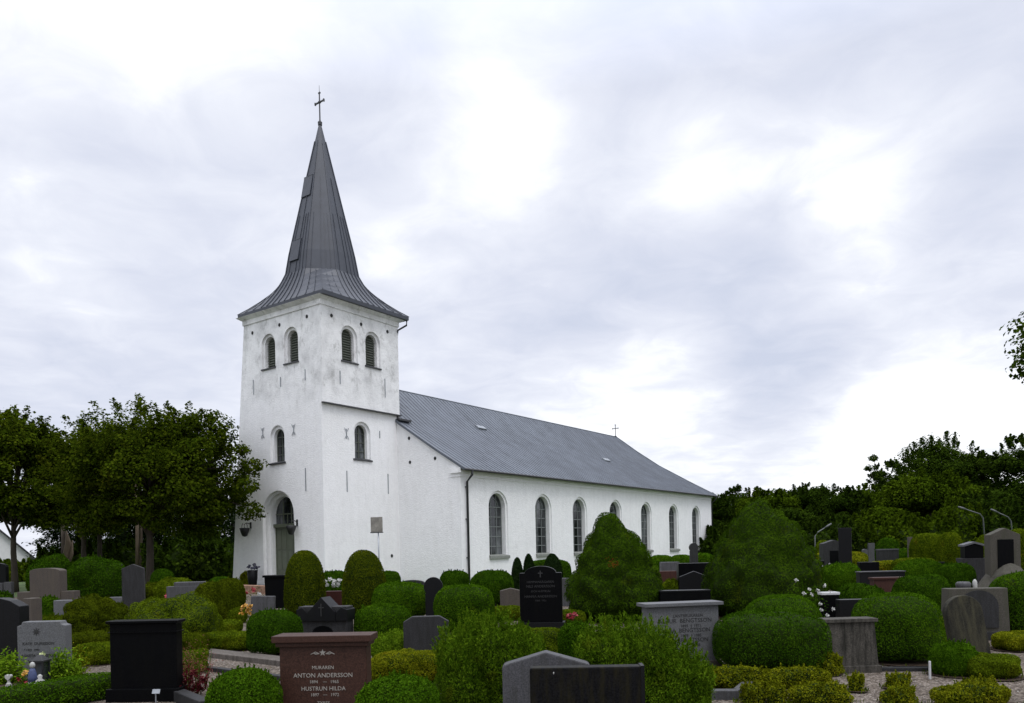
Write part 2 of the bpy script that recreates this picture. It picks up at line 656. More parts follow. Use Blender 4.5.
def bush_mesh(name, lobes, leaf, aspect, cover, seed, amp=.03, freq=4.0, spread=.7, depth=.10, shoots=0, shoot_len=.15, cap=16000, rust=None, up_bias=0):
    """lobes: list of (cx, cy, rx, ry, h, p, mid) in metres; each stands on the ground"""
    r = np.random.default_rng(seed)
    CV, CF, LV = [], [], []
    MI = []
    for li, (cx, cy, rx, ry, h, p, mid) in enumerate(lobes):
        D0, F0 = SG
        c = np.array([cx, cy, h * mid])
        up, dn = h * (1 - mid), h * mid
        rad = body_radius(D0, rx, ry, up, dn, p, seed + li, amp, freq)
        rad = rad - np.minimum(.035 + leaf * .6, rad * .12)
        base = len(CV)
        CV += list(D0 * rad[:, None] + c)
        CF += [tuple(i + base for i in f) for f in F0]
        area = 4 * math.pi * (((rx * ry) ** 1.6 + (rx * h / 2) ** 1.6 + (ry * h / 2) ** 1.6) / 3) ** (1 / 1.6)
        n = int(min(cap, cover * area / (leaf * leaf * aspect * .5)))
        D = r.normal(size=(int(n * 1.25), 3))
        D /= np.linalg.norm(D, axis=1)[:, None]
        D = D[(D[:, 2] > -.75)][:n]
        # denser sampling for flat-sided bodies: stretch directions by the body's proportions
        D = D * np.array([rx, ry, max(up, .3 * h)])
        D /= np.linalg.norm(D, axis=1)[:, None]
        n = len(D)
        R = body_radius(D, rx, ry, up, dn, p, seed + li, amp, freq)
        eps = r.exponential(depth * .35, n) - depth * .08
        P = D * (R - np.minimum(eps, R * .25))[:, None] + c
        # outward normal of the lumpy surface, by finite differences
        T1 = np.cross(D, np.array([.31, .17, .94]))
        T1 /= np.linalg.norm(T1, axis=1)[:, None] + 1e-9
        T2 = np.cross(D, T1)
        Da, Db = D + T1 * .04, D + T2 * .04
        Da /= np.linalg.norm(Da, axis=1)[:, None]
        Db /= np.linalg.norm(Db, axis=1)[:, None]
        Pa = Da * body_radius(Da, rx, ry, up, dn, p, seed + li, amp, freq)[:, None]
        Pb = Db * body_radius(Db, rx, ry, up, dn, p, seed + li, amp, freq)[:, None]
        Q = D * R[:, None]
        G = np.cross(Pa - Q, Pb - Q)
        G /= np.linalg.norm(G, axis=1)[:, None] + 1e-9
        G *= np.sign((G * D).sum(1))[:, None]
        fo = G + np.array([0, 0, up_bias])
        ok = P[:, 2] > .01
        LV.append(leaf_arrays(P[ok], G[ok], leaf, aspect, r, spread, fo[ok] if up_bias else None))
        m = np.ones(ok.sum(), dtype=np.int32)
        if rust:
            dd = np.linalg.norm(P[ok] - np.array(rust[:3]), axis=1)
            m[dd < rust[3] * r.uniform(.4, 1.2, ok.sum())] = 2
        MI.append(m)
        if shoots:
            ns = shoots
            sdv = r.normal(size=(ns, 3))
            sdv[:, 2] = np.abs(sdv[:, 2]) + .25
            sdv = sdv * np.array([rx, ry, up])
            sdv /= np.linalg.norm(sdv, axis=1)[:, None]
            SR = body_radius(sdv, rx, ry, up, dn, p, seed + li, amp, freq)
            for k in range(ns):
                o = sdv[k] * SR[k] * .93 + c
                ln = shoot_len * r.uniform(.35, 1.3)
                d = sdv[k] * .45 + np.array([0, 0, 1.0]) + r.normal(size=3) * .12
                d /= np.linalg.norm(d)
                m_ = int(26 * max(1, ln / .12))
                tt = r.uniform(0, 1, m_)
                pp = o + d * (tt * ln)[:, None] + r.normal(size=(m_, 3)) * (ln * .13 * (1.05 - tt))[:, None]
                nn = r.normal(size=(m_, 3))
                LV.append(leaf_arrays(pp, nn, leaf * 1.15, aspect, r, .3, np.tile(d, (m_, 1))))
                MI.append(np.ones(m_, dtype=np.int32))
    LV = np.concatenate(LV)
    MI = np.concatenate(MI)
    return foliage_mesh(name, CV, CF, LV, True, MI)


SEED = [100]
SOIL = []


def bush(name, label, cat, x0, x1, ytop, yb, mat='box', p=2.4, mid=.45, ry=None, d=None, lobes=None, amp=.03, freq=4, leaf=None, aspect=.55, cover=3.6,
         spread=.5, depth=None, shoots=0, shoot_len=.12, group=None, rust=None, yaw=0, up_bias=0, cap=26000):
    """a bush whose outline spans pixels x0..x1 and ytop..yb at the distance its foot has on level ground"""
    SEED[0] += 1
    px = (x0 + x1) / 2
    d = d or dist(px, yb)
    g = at_depth(px, hor(px), d)
    w = (x1 - x0) * d / F_PX
    h = EYE - (ytop - hor(px)) * d / F_PX
    lf = leaf or max(.021, d * .0018)
    r_y = (ry if ry is not None else w / 2)
    if lobes is None:
        lb = [(0, 0, w / 2, r_y, h, p, mid)]
    else:   # fractions of the whole: (cx, cy, rx, h)
        lb = [(cx * w / 2, cy * w / 2, rx * w / 2, (rx * w / 2 if ry is None else ry), hh * h, p, mid) for cx, cy, rx, hh in lobes]
    if not shoots and name in ('bush', 'bullet_bush', 'box_bush') and d < 30:
        shoots, shoot_len = 80, .05 + .0012 * d
        if amp == .03:
            amp = .042
    ru = None
    if rust:
        rp = at_depth(rust[0], rust[1], d - r_y * .85)
        ru = (rp.x - g.x, rp.y - g.y, rp.z, rust[2])
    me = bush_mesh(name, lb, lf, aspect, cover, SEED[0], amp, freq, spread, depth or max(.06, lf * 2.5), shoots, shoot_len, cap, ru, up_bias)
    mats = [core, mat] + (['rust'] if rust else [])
    if d < 26:
        SOIL.append((g.x, g.y, w / 2, r_y))
    o = link(name, me, mats, None, (g.x, g.y, 0), yaw)
    return tag(o, label, cat, group)


# ------------------------------------------------------------------ trees
def tree(name, label, x, y, h, trunk_h, rx, rz, mat='maple', seed=1, n_cl=34, leaf=.14, n_leaf=22000, trunk_r=.16, group=None, cz=None, ry=None, bark_m=None,
         cl_r=(.20, .34), limbs=True, aspect=.7, tops=(), shell=.55, lean=0.0, sprays=60, spray=.20):
    r = np.random.default_rng(seed)
    ry = ry or rx
    cz = cz if cz is not None else h - rz
    root = empty(name, (x, y, 0))
    tag(root, label, 'tree', group)
    # clump centres through the crown
    D = r.normal(size=(n_cl * 3, 3))
    D /= np.linalg.norm(D, axis=1)[:, None]
    D[:, 2] = np.where(D[:, 2] < -.82, -D[:, 2], D[:, 2])
    D = D[:n_cl]
    rr = r.uniform(shell, .95, n_cl) ** .8
    c = D * rr[:, None] * np.array([rx, ry, rz]) * (1 - cl_r[0] * .7) + np.array([lean, 0, cz])
    for tpx in tops:
        c = np.concatenate([c, np.array([tpx])])
    n_cl = len(c)
    cr_ = r.uniform(cl_r[0], cl_r[1], n_cl) * (rx + ry + rz) / 3
    if len(tops):
            cr_[-len(tops):] *= .8
    LV = []
    wts = cr_ ** 2
    wts /= wts.sum()
    for k in range(n_cl):
        n = int(n_leaf * wts[k])
        if n < 5:
            continue
        dd = r.normal(size=(n, 3))
        dd /= np.linalg.norm(dd, axis=1)[:, None]
        lumpy = 1 + .30 * lump(dd, seed * 31 + k, 3.5, 2)
        q = r.uniform(.25, 1.0, n) ** .5 * lumpy * cr_[k]
        P = dd * q[:, None] * np.array([1.15, 1.15, .72]) + c[k]
        nn = dd + np.array([0, 0, .8])
        LV.append(leaf_arrays(P, nn, leaf, aspect, r, .6))
    # leafy sprays that break the outline
    ds = r.normal(size=(sprays, 3))
    ds /= np.linalg.norm(ds, axis=1)[:, None]
    ds[:, 2] = np.where(ds[:, 2] < -.3, -ds[:, 2], ds[:, 2])
    for k in range(sprays):
        ln = spray * (rx + rz) * .5 * r.uniform(.5, 1.5)
        o = ds[k] * np.array([rx, ry, rz]) * .90 + np.array([lean, 0, cz])
        d = ds[k] * .8 + np.array([0, 0, .7]) + r.normal(size=3) * .3
        d /= np.linalg.norm(d)
        m_ = int(max(14, n_leaf * .30 / sprays))
        tt = r.uniform(-.5, 1, m_)
        P = o + d * (tt * ln)[:, None] + r.normal(size=(m_, 3)) * (ln * .24 * (1.15 - np.abs(tt)))[:, None]
        LV.append(leaf_arrays(P, np.tile([0, 0, 1.0], (m_, 1)) + d * .3, leaf, aspect, r, .7))
    # trunk and limbs
    mb = MB()
    top = Vector((lean * .3, 0, max(trunk_h, cz - rz * .1)))
    pts = [Vector((0, 0, -.05))]
    rad = [trunk_r * 1.35]
    for k in range(1, 6):
        t = k / 5
        pts.append(Vector((top.x * t + r.normal() * .03 * h / 8, r.normal() * .03 * h / 8, top.z * t)))
        rad.append(trunk_r * (1.05 - .5 * t))
    mb.tube(pts, rad, 10)
    if limbs:
        for k in range(n_cl):
            if k % 2 and k < n_cl - len(tops):
                continue
            s = r.uniform(.5, .98)
            a = pts[0].lerp(top, s)
            b = Vector(c[k])
            m1 = a.lerp(b, .5) + Vector((0, 0, .12 * (b - a).length))
            mb.tube([a, m1, b], [trunk_r * .42, trunk_r * .26, trunk_r * .1], 6)
    mb.build('trunk', bark_m or bark, root, True)
    me = foliage_mesh('crown', np.zeros((0, 3)), [], np.concatenate(LV))
    me.polygons.foreach_set('material_index', np.zeros(len(me.polygons), dtype=np.int32))
    link('crown', me, mat, root)
    return root


def conifer(name, label, x, y, h, r0, mat='fir', seed=1, n_leaf=9000, leaf=.22, clear=.1, group=None, trunk_r=.14):
    r = np.random.default_rng(seed)
    root = empty(name, (x, y, 0))
    tag(root, label, 'tree', group)
    tiers = int(10 + h)
    P, Nn, Fo = [], [], []
    z0 = h * clear
    for k in range(tiers):
        t = k / (tiers - 1)
        z = z0 + (h - z0) * t ** .95
        R = r0 * (1 - t) ** .85 + .06
        nb = int(7 + 7 * (1 - t))
        for b in range(nb):
            a = r.uniform(0, 6.28)
            Rb = R * r.uniform(.6, 1.15)
            n = max(6, int(n_leaf / tiers / nb * (R / r0 * 1.6 + .15)))
            s = r.uniform(0, 1, n) ** .7
            wdt = .16 * Rb + .08
            px = np.cos(a) * s * Rb + r.normal(size=n) * wdt * .7
            py = np.sin(a) * s * Rb + r.normal(size=n) * wdt * .7
            pz = z - .28 * Rb * s + r.normal(size=n) * .1 - np.abs(r.normal(size=n)) * .10
            P.append(np.stack([px, py, pz], 1))
            Nn.append(np.tile([0, 0, 1.0], (n, 1)))
            Fo.append(np.tile([math.cos(a), math.sin(a), -.4], (n, 1)))
    P, Nn, Fo = map(np.concatenate, (P, Nn, Fo))
    MB().tube([(0, 0, 0), (0, 0, h * .5), (0, 0, h * .97)], [trunk_r, trunk_r * .6, .02], 8).build('trunk', bark, root, True)
    me = foliage_mesh('crown', np.zeros((0, 3)), [], leaf_arrays(P, Nn, leaf, .4, r, .6, Fo))
    me.polygons.foreach_set('material_index', np.zeros(len(me.polygons), dtype=np.int32))
    link('crown', me, mat, root)
    return root


# ------------------------------------------------------------------ lettering
def text_mesh(lines, extr=.002):
    """lines: (string, size, centre x, baseline z); lies in the xz plane facing -y"""
    bm = bmesh.new()
    for s, size, cx, z in lines:
        cu = bpy.data.curves.new('lettering', 'FONT')
        cu.body = s
        cu.size = size
        cu.align_x = 'CENTER'
        cu.extrude = extr
        cu.resolution_u = 2
        ob = bpy.data.objects.new('lettering', cu)
        C.objects.link(ob)
        dg = bpy.context.evaluated_depsgraph_get()
        me = bpy.data.meshes.new_from_object(ob.evaluated_get(dg))
        me.transform(Matrix.Translation((cx, 0, z)) @ Matrix.Rotation(math.radians(90), 4, 'X'))
        bm.from_mesh(me)
        bpy.data.objects.remove(ob)
        bpy.data.curves.remove(cu)
        bpy.data.meshes.remove(me)
    me = bpy.data.meshes.new('lettering')
    bm.to_mesh(me)
    bm.free()
    return me


# ------------------------------------------------------------------ gravestones
def outline(kind, w, h, k=.15):
    a = w / 2
    if kind == 'rect':
        return [(-a, 0), (a, 0), (a, h), (-a, h)]
    if kind == 'taper':        # narrower at the top
        return [(-a, 0), (a, 0), (a * (1 - k), h), (-a * (1 - k), h)]
    if kind == 'flare':        # wider at the top
        return [(-a * (1 - k), 0), (a * (1 - k), 0), (a, h), (-a, h)]
    if kind == 'clip':         # cut corners
        c = k * w
        return [(-a, 0), (a, 0), (a, h - c * .6), (a - c, h), (-a + c, h), (-a, h - c * .6)]
    if kind == 'notch':        # small stepped corners
        c = k * w
        return [(-a, 0), (a, 0), (a, h - c * .8), (a - c * .8, h - c * .55), (a - c, h), (-a + c, h), (-a + c * .8, h - c * .55), (-a, h - c * .8)]
    if kind == 'gable':
        g = k * w
        return [(-a, 0), (a, 0), (a, h - g), (0, h), (-a, h - g)]
    if kind == 'peak':         # rounded shoulders and low point
        g = k * w
        return [(-a, 0), (a, 0), (a, h - g * 1.25), (a * .95, h - g * 1.05), (0, h), (-a * .95, h - g * 1.05), (-a, h - g * 1.25)]
    if kind == 'slant':
        return [(-a, 0), (a, 0), (a, h - k * w), (a * .6, h - k * w * .3), (a * .2, h), (-a, h)]
    if kind == 'round':
        n = 14
        return [(-a, 0), (a, 0)] + [(a * math.cos(math.pi * i / n), h - a + a * math.sin(math.pi * i / n)) for i in range(n + 1)]
    if kind == 'segment':      # shallow arched head
        n = 12
        g = k * w
        return [(-a, 0), (a, 0)] + [(a * math.cos(math.pi * i / n), h - g + g * math.sin(math.pi * i / n)) for i in range(n + 1)]
    if kind == 'shoulder':     # square shoulders under a half-round
        n = 14
        b = a * .74
        g = k * w
        return [(-a, 0), (a, 0), (a, h - g)] + [(b * math.cos(math.pi * i / n), h - g + g * math.sin(math.pi * i / n)) for i in range(n + 1)] + [(-a, h - g)]
    if kind == 'medallion':    # disc on a narrower shaft
        n = 16
        b = a * .86
        zc = h - a
        t0 = math.radians(-40)
        return [(-b, 0), (b, 0), (b, zc - a * .75)] + [(a * math.cos(t0 + (math.pi - 2 * t0) * i / n), zc + a * math.sin(t0 + (math.pi - 2 * t0) * i / n)) for i in range(n + 1)] + [(-b, zc - a * .75)]
    if kind == 'step':
        return [(-a, 0), (a, 0), (a, h * .52), (a * .66, h * .52), (a * .66, h * .72), (-a * .66, h * .72), (-a * .66, h * .52), (-a, h * .52)]
    raise ValueError(kind)


def slab_mb(pts, dep, y=0, mi=0, z=0):
    n = len(pts)
    mb = MB()
    vs = [(p[0], y - dep / 2, p[1] + z) for p in pts] + [(p[0], y + dep / 2, p[1] + z) for p in pts]
    fs = [tuple(range(n)), tuple(range(2 * n - 1, n - 1, -1))]
    for i in range(n):
        j = (i + 1) % n
        fs.append((j, i, n + i, n + j))
    return mb.add(vs, fs, mi)


def stone(label, x0, x1, ytop, yb, kind='rect', mat='gr_mid', dep=.16, k=.15, d=None, yaw=0, tilt=0, cap=None, base=None, text=None, tmat=None, cap_mat=None,
          name='gravestone', group=None, extra=None, bevel=.012, lean_back=0):
    """upright gravestone, face to the path; cap=(overhang, thickness); base=(overhang, height); text in fractions of the slab"""
    px = (x0 + x1) / 2
    d = d or dist(px, yb)
    g = at_depth(px, hor(px), d)
    w = (x1 - x0) * d / F_PX
    h = EYE - (ytop - hor(px)) * d / F_PX
    rz = math.atan2(-g.x, g.y) * -1 * 0 + math.radians(yaw)
    bh = base[1] if base else 0
    chh = cap[1] if cap else 0
    sh = h - bh - chh
    me = slab_mb(outline(kind, w, sh + .05, k), dep, 0, 0, bh - .05).mesh('slab', False, bevel)
    if not (cap or base or text or extra):
        o = link(name, me, mat, None, (g.x, g.y, 0), rz)
        o.rotation_euler = (math.radians(lean_back), math.radians(tilt), rz)
        return tag(o, label, 'gravestone', group)
    root = empty(name, (g.x, g.y, 0), rz)
    root.rotation_euler = (math.radians(lean_back), math.radians(tilt), rz)
    tag(root, label, 'gravestone', group)
    link('slab', me, mat, root)
    if base:
        MB().box((0, 0, bh / 2 - .03), (w + 2 * base[0], dep + 2 * base[0] + .03, bh + .055)).build('plinth', mat if len(base) < 3 else base[2], root, False, .008)
    if cap:
        mb = MB()
        wc = w * (1 - (k if kind == 'taper' else 0))
        mb.box((0, 0, bh + sh + chh / 2), (wc + 2 * cap[0], dep + 2 * cap[0], chh))
        if len(cap) > 2:
            mb.box((0, 0, bh + sh - .022), (wc + cap[0], dep + cap[0], .04))
        mb.build('cap', cap_mat or mat, root, False, .006)
    if text:
        for s, sz, cx, z in text:
            link('lettering', text_mesh([(s, sz * w, cx * w, bh + z * sh)]), tmat or dark_txt, root, (0, -dep / 2 - .0015, 0))
    if extra:
        extra(root, w, sh, bh, dep)
    return root


def flower_heads(root, pts, mat, size, seed, name='blossom'):
    r = np.random.default_rng(seed)
    for p in pts:
        P = np.array(p) + r.normal(size=(16, 3)) * size * .28
        me = foliage_mesh(name, np.zeros((0, 3)), [], leaf_arrays(P, np.tile([0, -.6, .8], (16, 1)), size, .8, r, .6))
        me.polygons.foreach_set('material_index', np.zeros(len(me.polygons), dtype=np.int32))
        link(name, me, mat, root)


def plant(name, label, cat, px, yb, hpx, wpx, leaf_m, leaf=.03, n=500, seed=1, blossoms=(), group=None, d=None, upright=True, aspect=.4):
    """loose plant: foliage part plus each blossom"""
    d = d or dist(px, yb)
    g = at_depth(px, hor(px), d)
    h, w = hpx * d / F_PX, wpx * d / F_PX
    r = np.random.default_rng(seed)
    root = empty(name, (g.x, g.y, 0))
    tag(root, label, cat, group)
    LV = []
    stems = max(5, n // 40)
    mb = MB()
    for s in range(stems):
        a = r.uniform(0, 6.28)
        rr = w / 2 * math.sqrt(r.uniform(0, 1))
        b = np.array([math.cos(a) * rr * .5, math.sin(a) * rr * .5, 0])
        t = np.array([math.cos(a) * rr, math.sin(a) * rr, h * r.uniform(.65, 1.0) * (1 - .35 * (rr / (w / 2)) ** 2)])
        mb.tube([b, (b + t) / 2 + r.normal(size=3) * .02 * h, t], [.004, .003, .002], 4)
        m_ = n // stems
        q = r.uniform(.15, 1, m_)
        P = b + (t - b) * q[:, None] + r.normal(size=(m_, 3)) * w * .10
        P[:, 2] = np.abs(P[:, 2])
        LV.append(leaf_arrays(P, np.tile([0, -.2, 1.0], (m_, 1)), leaf, aspect, r, .7))
    LV = np.concatenate(LV)
    me = foliage_mesh('foliage', np.array(mb.v), mb.f, LV)
    link('foliage', me, [M('yew'), M(leaf_m)], root)
    for (dx, dz, sz, m) in blossoms:
        flower_heads(root, [(dx * w / 2, r.uniform(-.4, -.1) * w, dz * h)], m, sz, seed + int(1000 * (dx + 2 + dz)))
    return root


# ================================================================== THE GROUND
mb = MB()
mb.add([(-900, -60, -.008), (900, -60, -.008), (900, 1500, -.008), (-900, 1500, -.008)], [(0, 1, 2, 3)])
tag(mb.build('ground', 'grass'), kind='structure')
mb = MB()
mb.add([(-26, -8, 0), (26, -8, 0), (30, 33, 0), (-22, 33, 0)], [(0, 1, 2, 3)])
tag(mb.build('gravel_path', 'gravel'), kind='structure')

r = np.random.default_rng(21)
nP = 9000
yy = 7.6 + 9 * r.uniform(0, 1, nP) ** 1.6
xx = r.uniform(-.70, .70, nP) * yy
mb = MB()
vs, fs = [], []
for x, y in zip(xx, yy):
    k = r.uniform(.006, .016)
    b = len(vs)
    for _ in range(5):
        pass
    a0 = r.uniform(0, 6.28)
    for i in range(4):
        vs.append((x + k * math.cos(a0 + i * 1.57) * r.uniform(.6, 1.2), y + k * math.sin(a0 + i * 1.57) * r.uniform(.6, 1.2), .001))
    vs.append((x + k * .2, y, k * r.uniform(.5, .9)))
    fs += [(b + i, b + (i + 1) % 4, b + 4) for i in range(4)]
mb.add(vs, fs)
pm, t_, b_ = mat_base('pebble')
g_ = t_.nodes.new('ShaderNodeNewGeometry')
t_.links.new(ramp(t_, g_.outputs['Random Per Island'], [(0, (.05, .04, .034)), (.5, (.14, .118, .10)), (.85, (.2, .175, .155)), (1, (.36, .34, .31))]), b_.inputs['Base Color'])
b_.inputs['Roughness'].default_value = .8
tag(mb.build('gravel', pm, fix=False), kind='stuff')
nL = 900
yy = 7.6 + 16 * r.uniform(0, 1, nL) ** 1.4
P_ = np.stack([r.uniform(-.7, .7, nL) * yy, yy, np.full(nL, .008)], 1)
me = foliage_mesh('fallen_leaves', np.zeros((0, 3)), [], leaf_arrays(P_, np.tile([0, 0, 1.0], (nL, 1)), .035, .6, r, .25))
me.polygons.foreach_set('material_index', np.zeros(len(me.polygons), dtype=np.int32))
leafmat('litter', (.05, .035, .012), (.09, .06, .018), (.12, .11, .02), .1)
tag(link('fallen_leaves', me, 'litter'), kind='stuff')

# ================================================================== THE CHURCH
S_ = 1.156
YAW = .62
CX, CD = -7.172 * S_, 30 * S_
church = empty('church', (CX, CD, 0), math.pi / 2 - YAW)
tag(church, 'white limewashed church with square west tower, dark pointed spire and long grey metal roof', 'church')
WL, WT, Q, R1 = 5.385, 4.88, 3.937, 35.75
RG = 4.75            # west gable of the nave
JUT = .08            # belfry storey stands proud of the south face


def arch(cx, z0, z1, w, n=14):
    a = w / 2
    return [(cx - a, z0), (cx + a, z0)] + [(cx + a * math.cos(math.pi * i / n), z1 - a + a * math.sin(math.pi * i / n)) for i in range(n + 1)]


def wall_face(mb, outer, holes, mapper):
    """plane polygon with arched openings; each hole = list of (outline, depth) rings stepping inwards"""
    loops = [outer] + [h[0][0] for h in holes]
    flat = [p for lp in loops for p in lp]
    tris = tessellate_polygon([[Vector((p[0], p[1], 0)) for p in lp] for lp in loops])
    mb.add([mapper(p[0], p[1], 0) for p in flat], [tuple(t) for t in tris])
    for h in holes:
        for (o1, d1), (o2, d2) in zip(h[:-1], h[1:]):
            n = len(o1)
            vs = [mapper(p[0], p[1], d1) for p in o1] + [mapper(p[0], p[1], d2) for p in o2]
            mb.add(vs, [(i, (i + 1) % n, n + (i + 1) % n, n + i) for i in range(n)])


west = lambda u, z, dd: (dd, u, z)                 # u = l (towards north)
south_t = lambda u, z, dd: (u, dd, z)              # lower tower, u = r
south_u = lambda u, z, dd: (u, dd - JUT, z)        # belfry storey
south_n = lambda u, z, dd: (u, dd - Q, z)
gable = lambda u, z, dd: (RG + dd, u, z)


def rings(cx, z0, z1, w, w2, dep, drop=.0):
    """outer arch, a step in, then the reveal"""
    return [(arch(cx, z0, z1, w), 0), (arch(cx, z0, z1, w), .10), (arch(cx, z0 + .03, z1 - (w - w2) / 2, w2), .10), (arch(cx, z0 + .03, z1 - (w - w2) / 2, w2), dep)]


WN = [7.65, 11.72, 15.55, 19.9, 24.2, 28.6, 32.7]
bel_w = [rings(3.60, 10.25, 11.90, 1.0, .74, .34), rings(1.97, 10.27, 11.93, 1.0, .74, .34)]
mid_w = rings(3.08, 5.76, 7.55, 1.05, .74, .32)
bel_s = [rings(1.66, 10.27, 11.97, 1.0, .74, .34), rings(3.14, 10.29, 12.0, 1.0, .74, .34)]
mid_s = rings(2.42, 5.84, 7.66, 1.05, .78, .32)
dcx = 3.17
door_r = [(arch(dcx, -.03, 4.52, 2.28), 0), (arch(dcx, -.03, 4.52, 2.28), .16), (arch(dcx, -.02, 4.40, 2.02), .16), (arch(dcx, -.02, 4.40, 2.02), .34), (arch(dcx, -.01, 4.26, 1.74), .34), (arch(dcx, -.01, 4.26, 1.74), .62)]
win_r = [[(arch(c, 1.16, 4.44, 1.62), 0), (arch(c, 1.16, 4.44, 1.62), .07), (arch(c, 1.22, 4.32, 1.36), .07), (arch(c, 1.22, 4.32, 1.36), .36)] for c in WN]

ZL, ZC, NB = 8.27, 12.58, 6.80
# --- tower walls
mb = MB()
wall_face(mb, [(-JUT, ZL), (0, ZL), (0, -.1), (NB, -.1), (5.42, ZC), (-JUT, ZC)][::-1], bel_w + [mid_w, door_r], west)
wall_face(mb, [(0, -.1), (RG, -.1), (RG, ZL), (0, ZL)], [mid_s], south_t)
wall_face(mb, [(0, ZL), (WT, ZL), (WT, ZC), (0, ZC)], bel_s, south_u)
mb.add([(0, -JUT, ZL), (WT, -JUT, ZL), (WT, 0.0, ZL), (0, 0.0, ZL)], [(0, 1, 2, 3)])
mb.add([(WT, -JUT, ZL - .5), (WT, 5.42, ZL - .5), (WT, 5.42, ZC), (WT, -JUT, ZC)], [(0, 1, 2, 3)])
mb.add([(0, NB, -.1), (WT, NB, -.1), (WT, 5.42, ZC), (0, 5.42, ZC)], [(0, 1, 2, 3)])
tower = mb.build('tower', 'plaster', church, fix=False)
# string under the cornice and the flared soffit
oh = .27
cyc, cxc = (5.42 - JUT) / 2 - .12, WT / 2 + .08
mb = MB()


def ring_box(z0, z1, o0, o1):
    vs = []
    for z, o in ((z0, o0), (z1, o1)):
        vs += [(-o, -JUT - o, z), (WT + o, -JUT - o, z), (WT + o, 5.42 + o, z), (-o, 5.42 + o, z)]
    mb.add(vs, [(0, 1, 5, 4), (1, 2, 6, 5), (2, 3, 7, 6), (3, 0, 4, 7)])


ring_box(ZC, ZC + .004, 0.0, .05)
ring_box(ZC + .004, 12.80, .05, .05)
ring_box(12.80, 12.94, .05, oh)
mb.build('cornice', 'plaster', church, fix=False)
mb = MB()
mb.box((WT / 2 + .02, -JUT - .03, ZL - .035), (WT + .1, .14, .05))
mb.build('drip_ledge', trimd, church, bevel=.006)

# --- spire: flared skirt from square to octagon, then the needle
mb = MB()
ang = [math.radians(22.5 * k) for k in range(16)]


def sp_ring(z, blend, a_oct, hx, hy):
    out = []
    for t in ang:
        ct, st = math.cos(t), math.sin(t)
        sx, sy = ct / max(abs(ct), abs(st)), st / max(abs(ct), abs(st))
        k = (t + math.radians(22.5)) % math.radians(45) - math.radians(22.5)
        ro = a_oct / math.cos(k)
        out.append((cxc + (1 - blend) * sx * hx + blend * ct * ro, cyc + (1 - blend) * sy * hy + blend * st * ro, z))
    return out


HX, HY_ = WT / 2 + oh + .02, (5.42 + JUT) / 2 + oh + .02
prof = [(12.93, 0), (13.10, 0), (13.38, .22), (13.72, .45), (14.08, .66), (14.44, .84), (14.82, 1.0)]
rs = [sp_ring(z, b, 1.70, HX, HY_) for z, b in prof]
apex = (cxc, cyc, 22.6)
for k in range(1, 9):
    t = k / 8
    rs.append(sp_ring(14.82 + (22.5 - 14.82) * t, 1.0, 1.70 * (1 - t) + .045, 0, 0))
vs = [p for r_ in rs for p in r_]
fs = []
for j in range(len(rs) - 1):
    for i in range(16):
        fs.append((j * 16 + i, j * 16 + (i + 1) % 16, (j + 1) * 16 + (i + 1) % 16, (j + 1) * 16 + i))
mb.add(vs, fs)
mb.add(rs[-1], [tuple(range(16))])
mb.add(rs[0], [tuple(range(16))])


def strip(mb, pts, nrm, w=.035, hgt=.035, mi=0):
    """a raised standing seam along pts"""
    pts = [Vector(p) for p in pts]
    nrm = Vector(nrm).normalized()
    vs, fs = [], []
    for i, p in enumerate(pts):
        d = (pts[min(i + 1, len(pts) - 1)] - pts[max(i - 1, 0)]).normalized()
        s = d.cross(nrm).normalized() * w / 2
        vs += [p - s, p + s, p + s + nrm * hgt, p - s + nrm * hgt]
    for i in range(len(pts) - 1):
        for k in range(4):
            fs.append((4 * i + k, 4 * i + (k + 1) % 4, 4 * i + 4 + (k + 1) % 4, 4 * i + 4 + k))
    fs += [(0, 1, 2, 3), tuple(4 * (len(pts) - 1) + k for k in range(4))]
    mb.add(vs, fs, mi)


V3 = Vector
for i in range(16):                       # seams between the 16 ring points
    for f in (0.0, .34, .67):
        line = []
        for j in range(1, len(rs) - 1):
            line.append(V3(rs[j][i]).lerp(V3(rs[j][(i + 1) % 16]), f))
        end = 7 + (3 if f else 8)
        n_ = V3((math.cos(ang[i] + f * .39), math.sin(ang[i] + f * .39), .35))
        strip(mb, line[:6], n_, .03, .035)
        if f in (0.0,) and i % 2 == 1:
            strip(mb, line[5:], n_, .05, .03)
        elif f == 0.0:
            strip(mb, line[5:11], n_, .025, .025)
        elif i % 2 == 0 or f == .34:
            strip(mb, line[5:9], n_, .022, .022)
spire = mb.build('spire', spirem, church, fix=False)
# two hatches on the spire's west side
for zc_, frac, wd, hg in ((19.15, .42, .62, 1.05), (15.9, .42, .62, 1.05)):
    t = (zc_ - 14.82) / (22.5 - 14.82)
    a_ = 1.70 * (1 - t) + .045
    th = math.pi * .875                  # octagon face towards north-west, seen edge-on from the path
    th = math.pi
    c_ = V3((cxc + math.cos(th) * (a_ + .03), cyc + math.sin(th) * (a_ + .03) + .18 * (1 if zc_ < 17 else .4), zc_))
    hb = MB()
    hb.box((.02, 0, 0), (.09, wd, hg))
    hb.box((.02, 0, hg / 2 + .012), (.11, wd + .03, .024))
    ho = hb.build('hatch', spirem, church, bevel=.01)
    ho.location = c_
    ho.rotation_euler = (0, math.radians(12), 0)
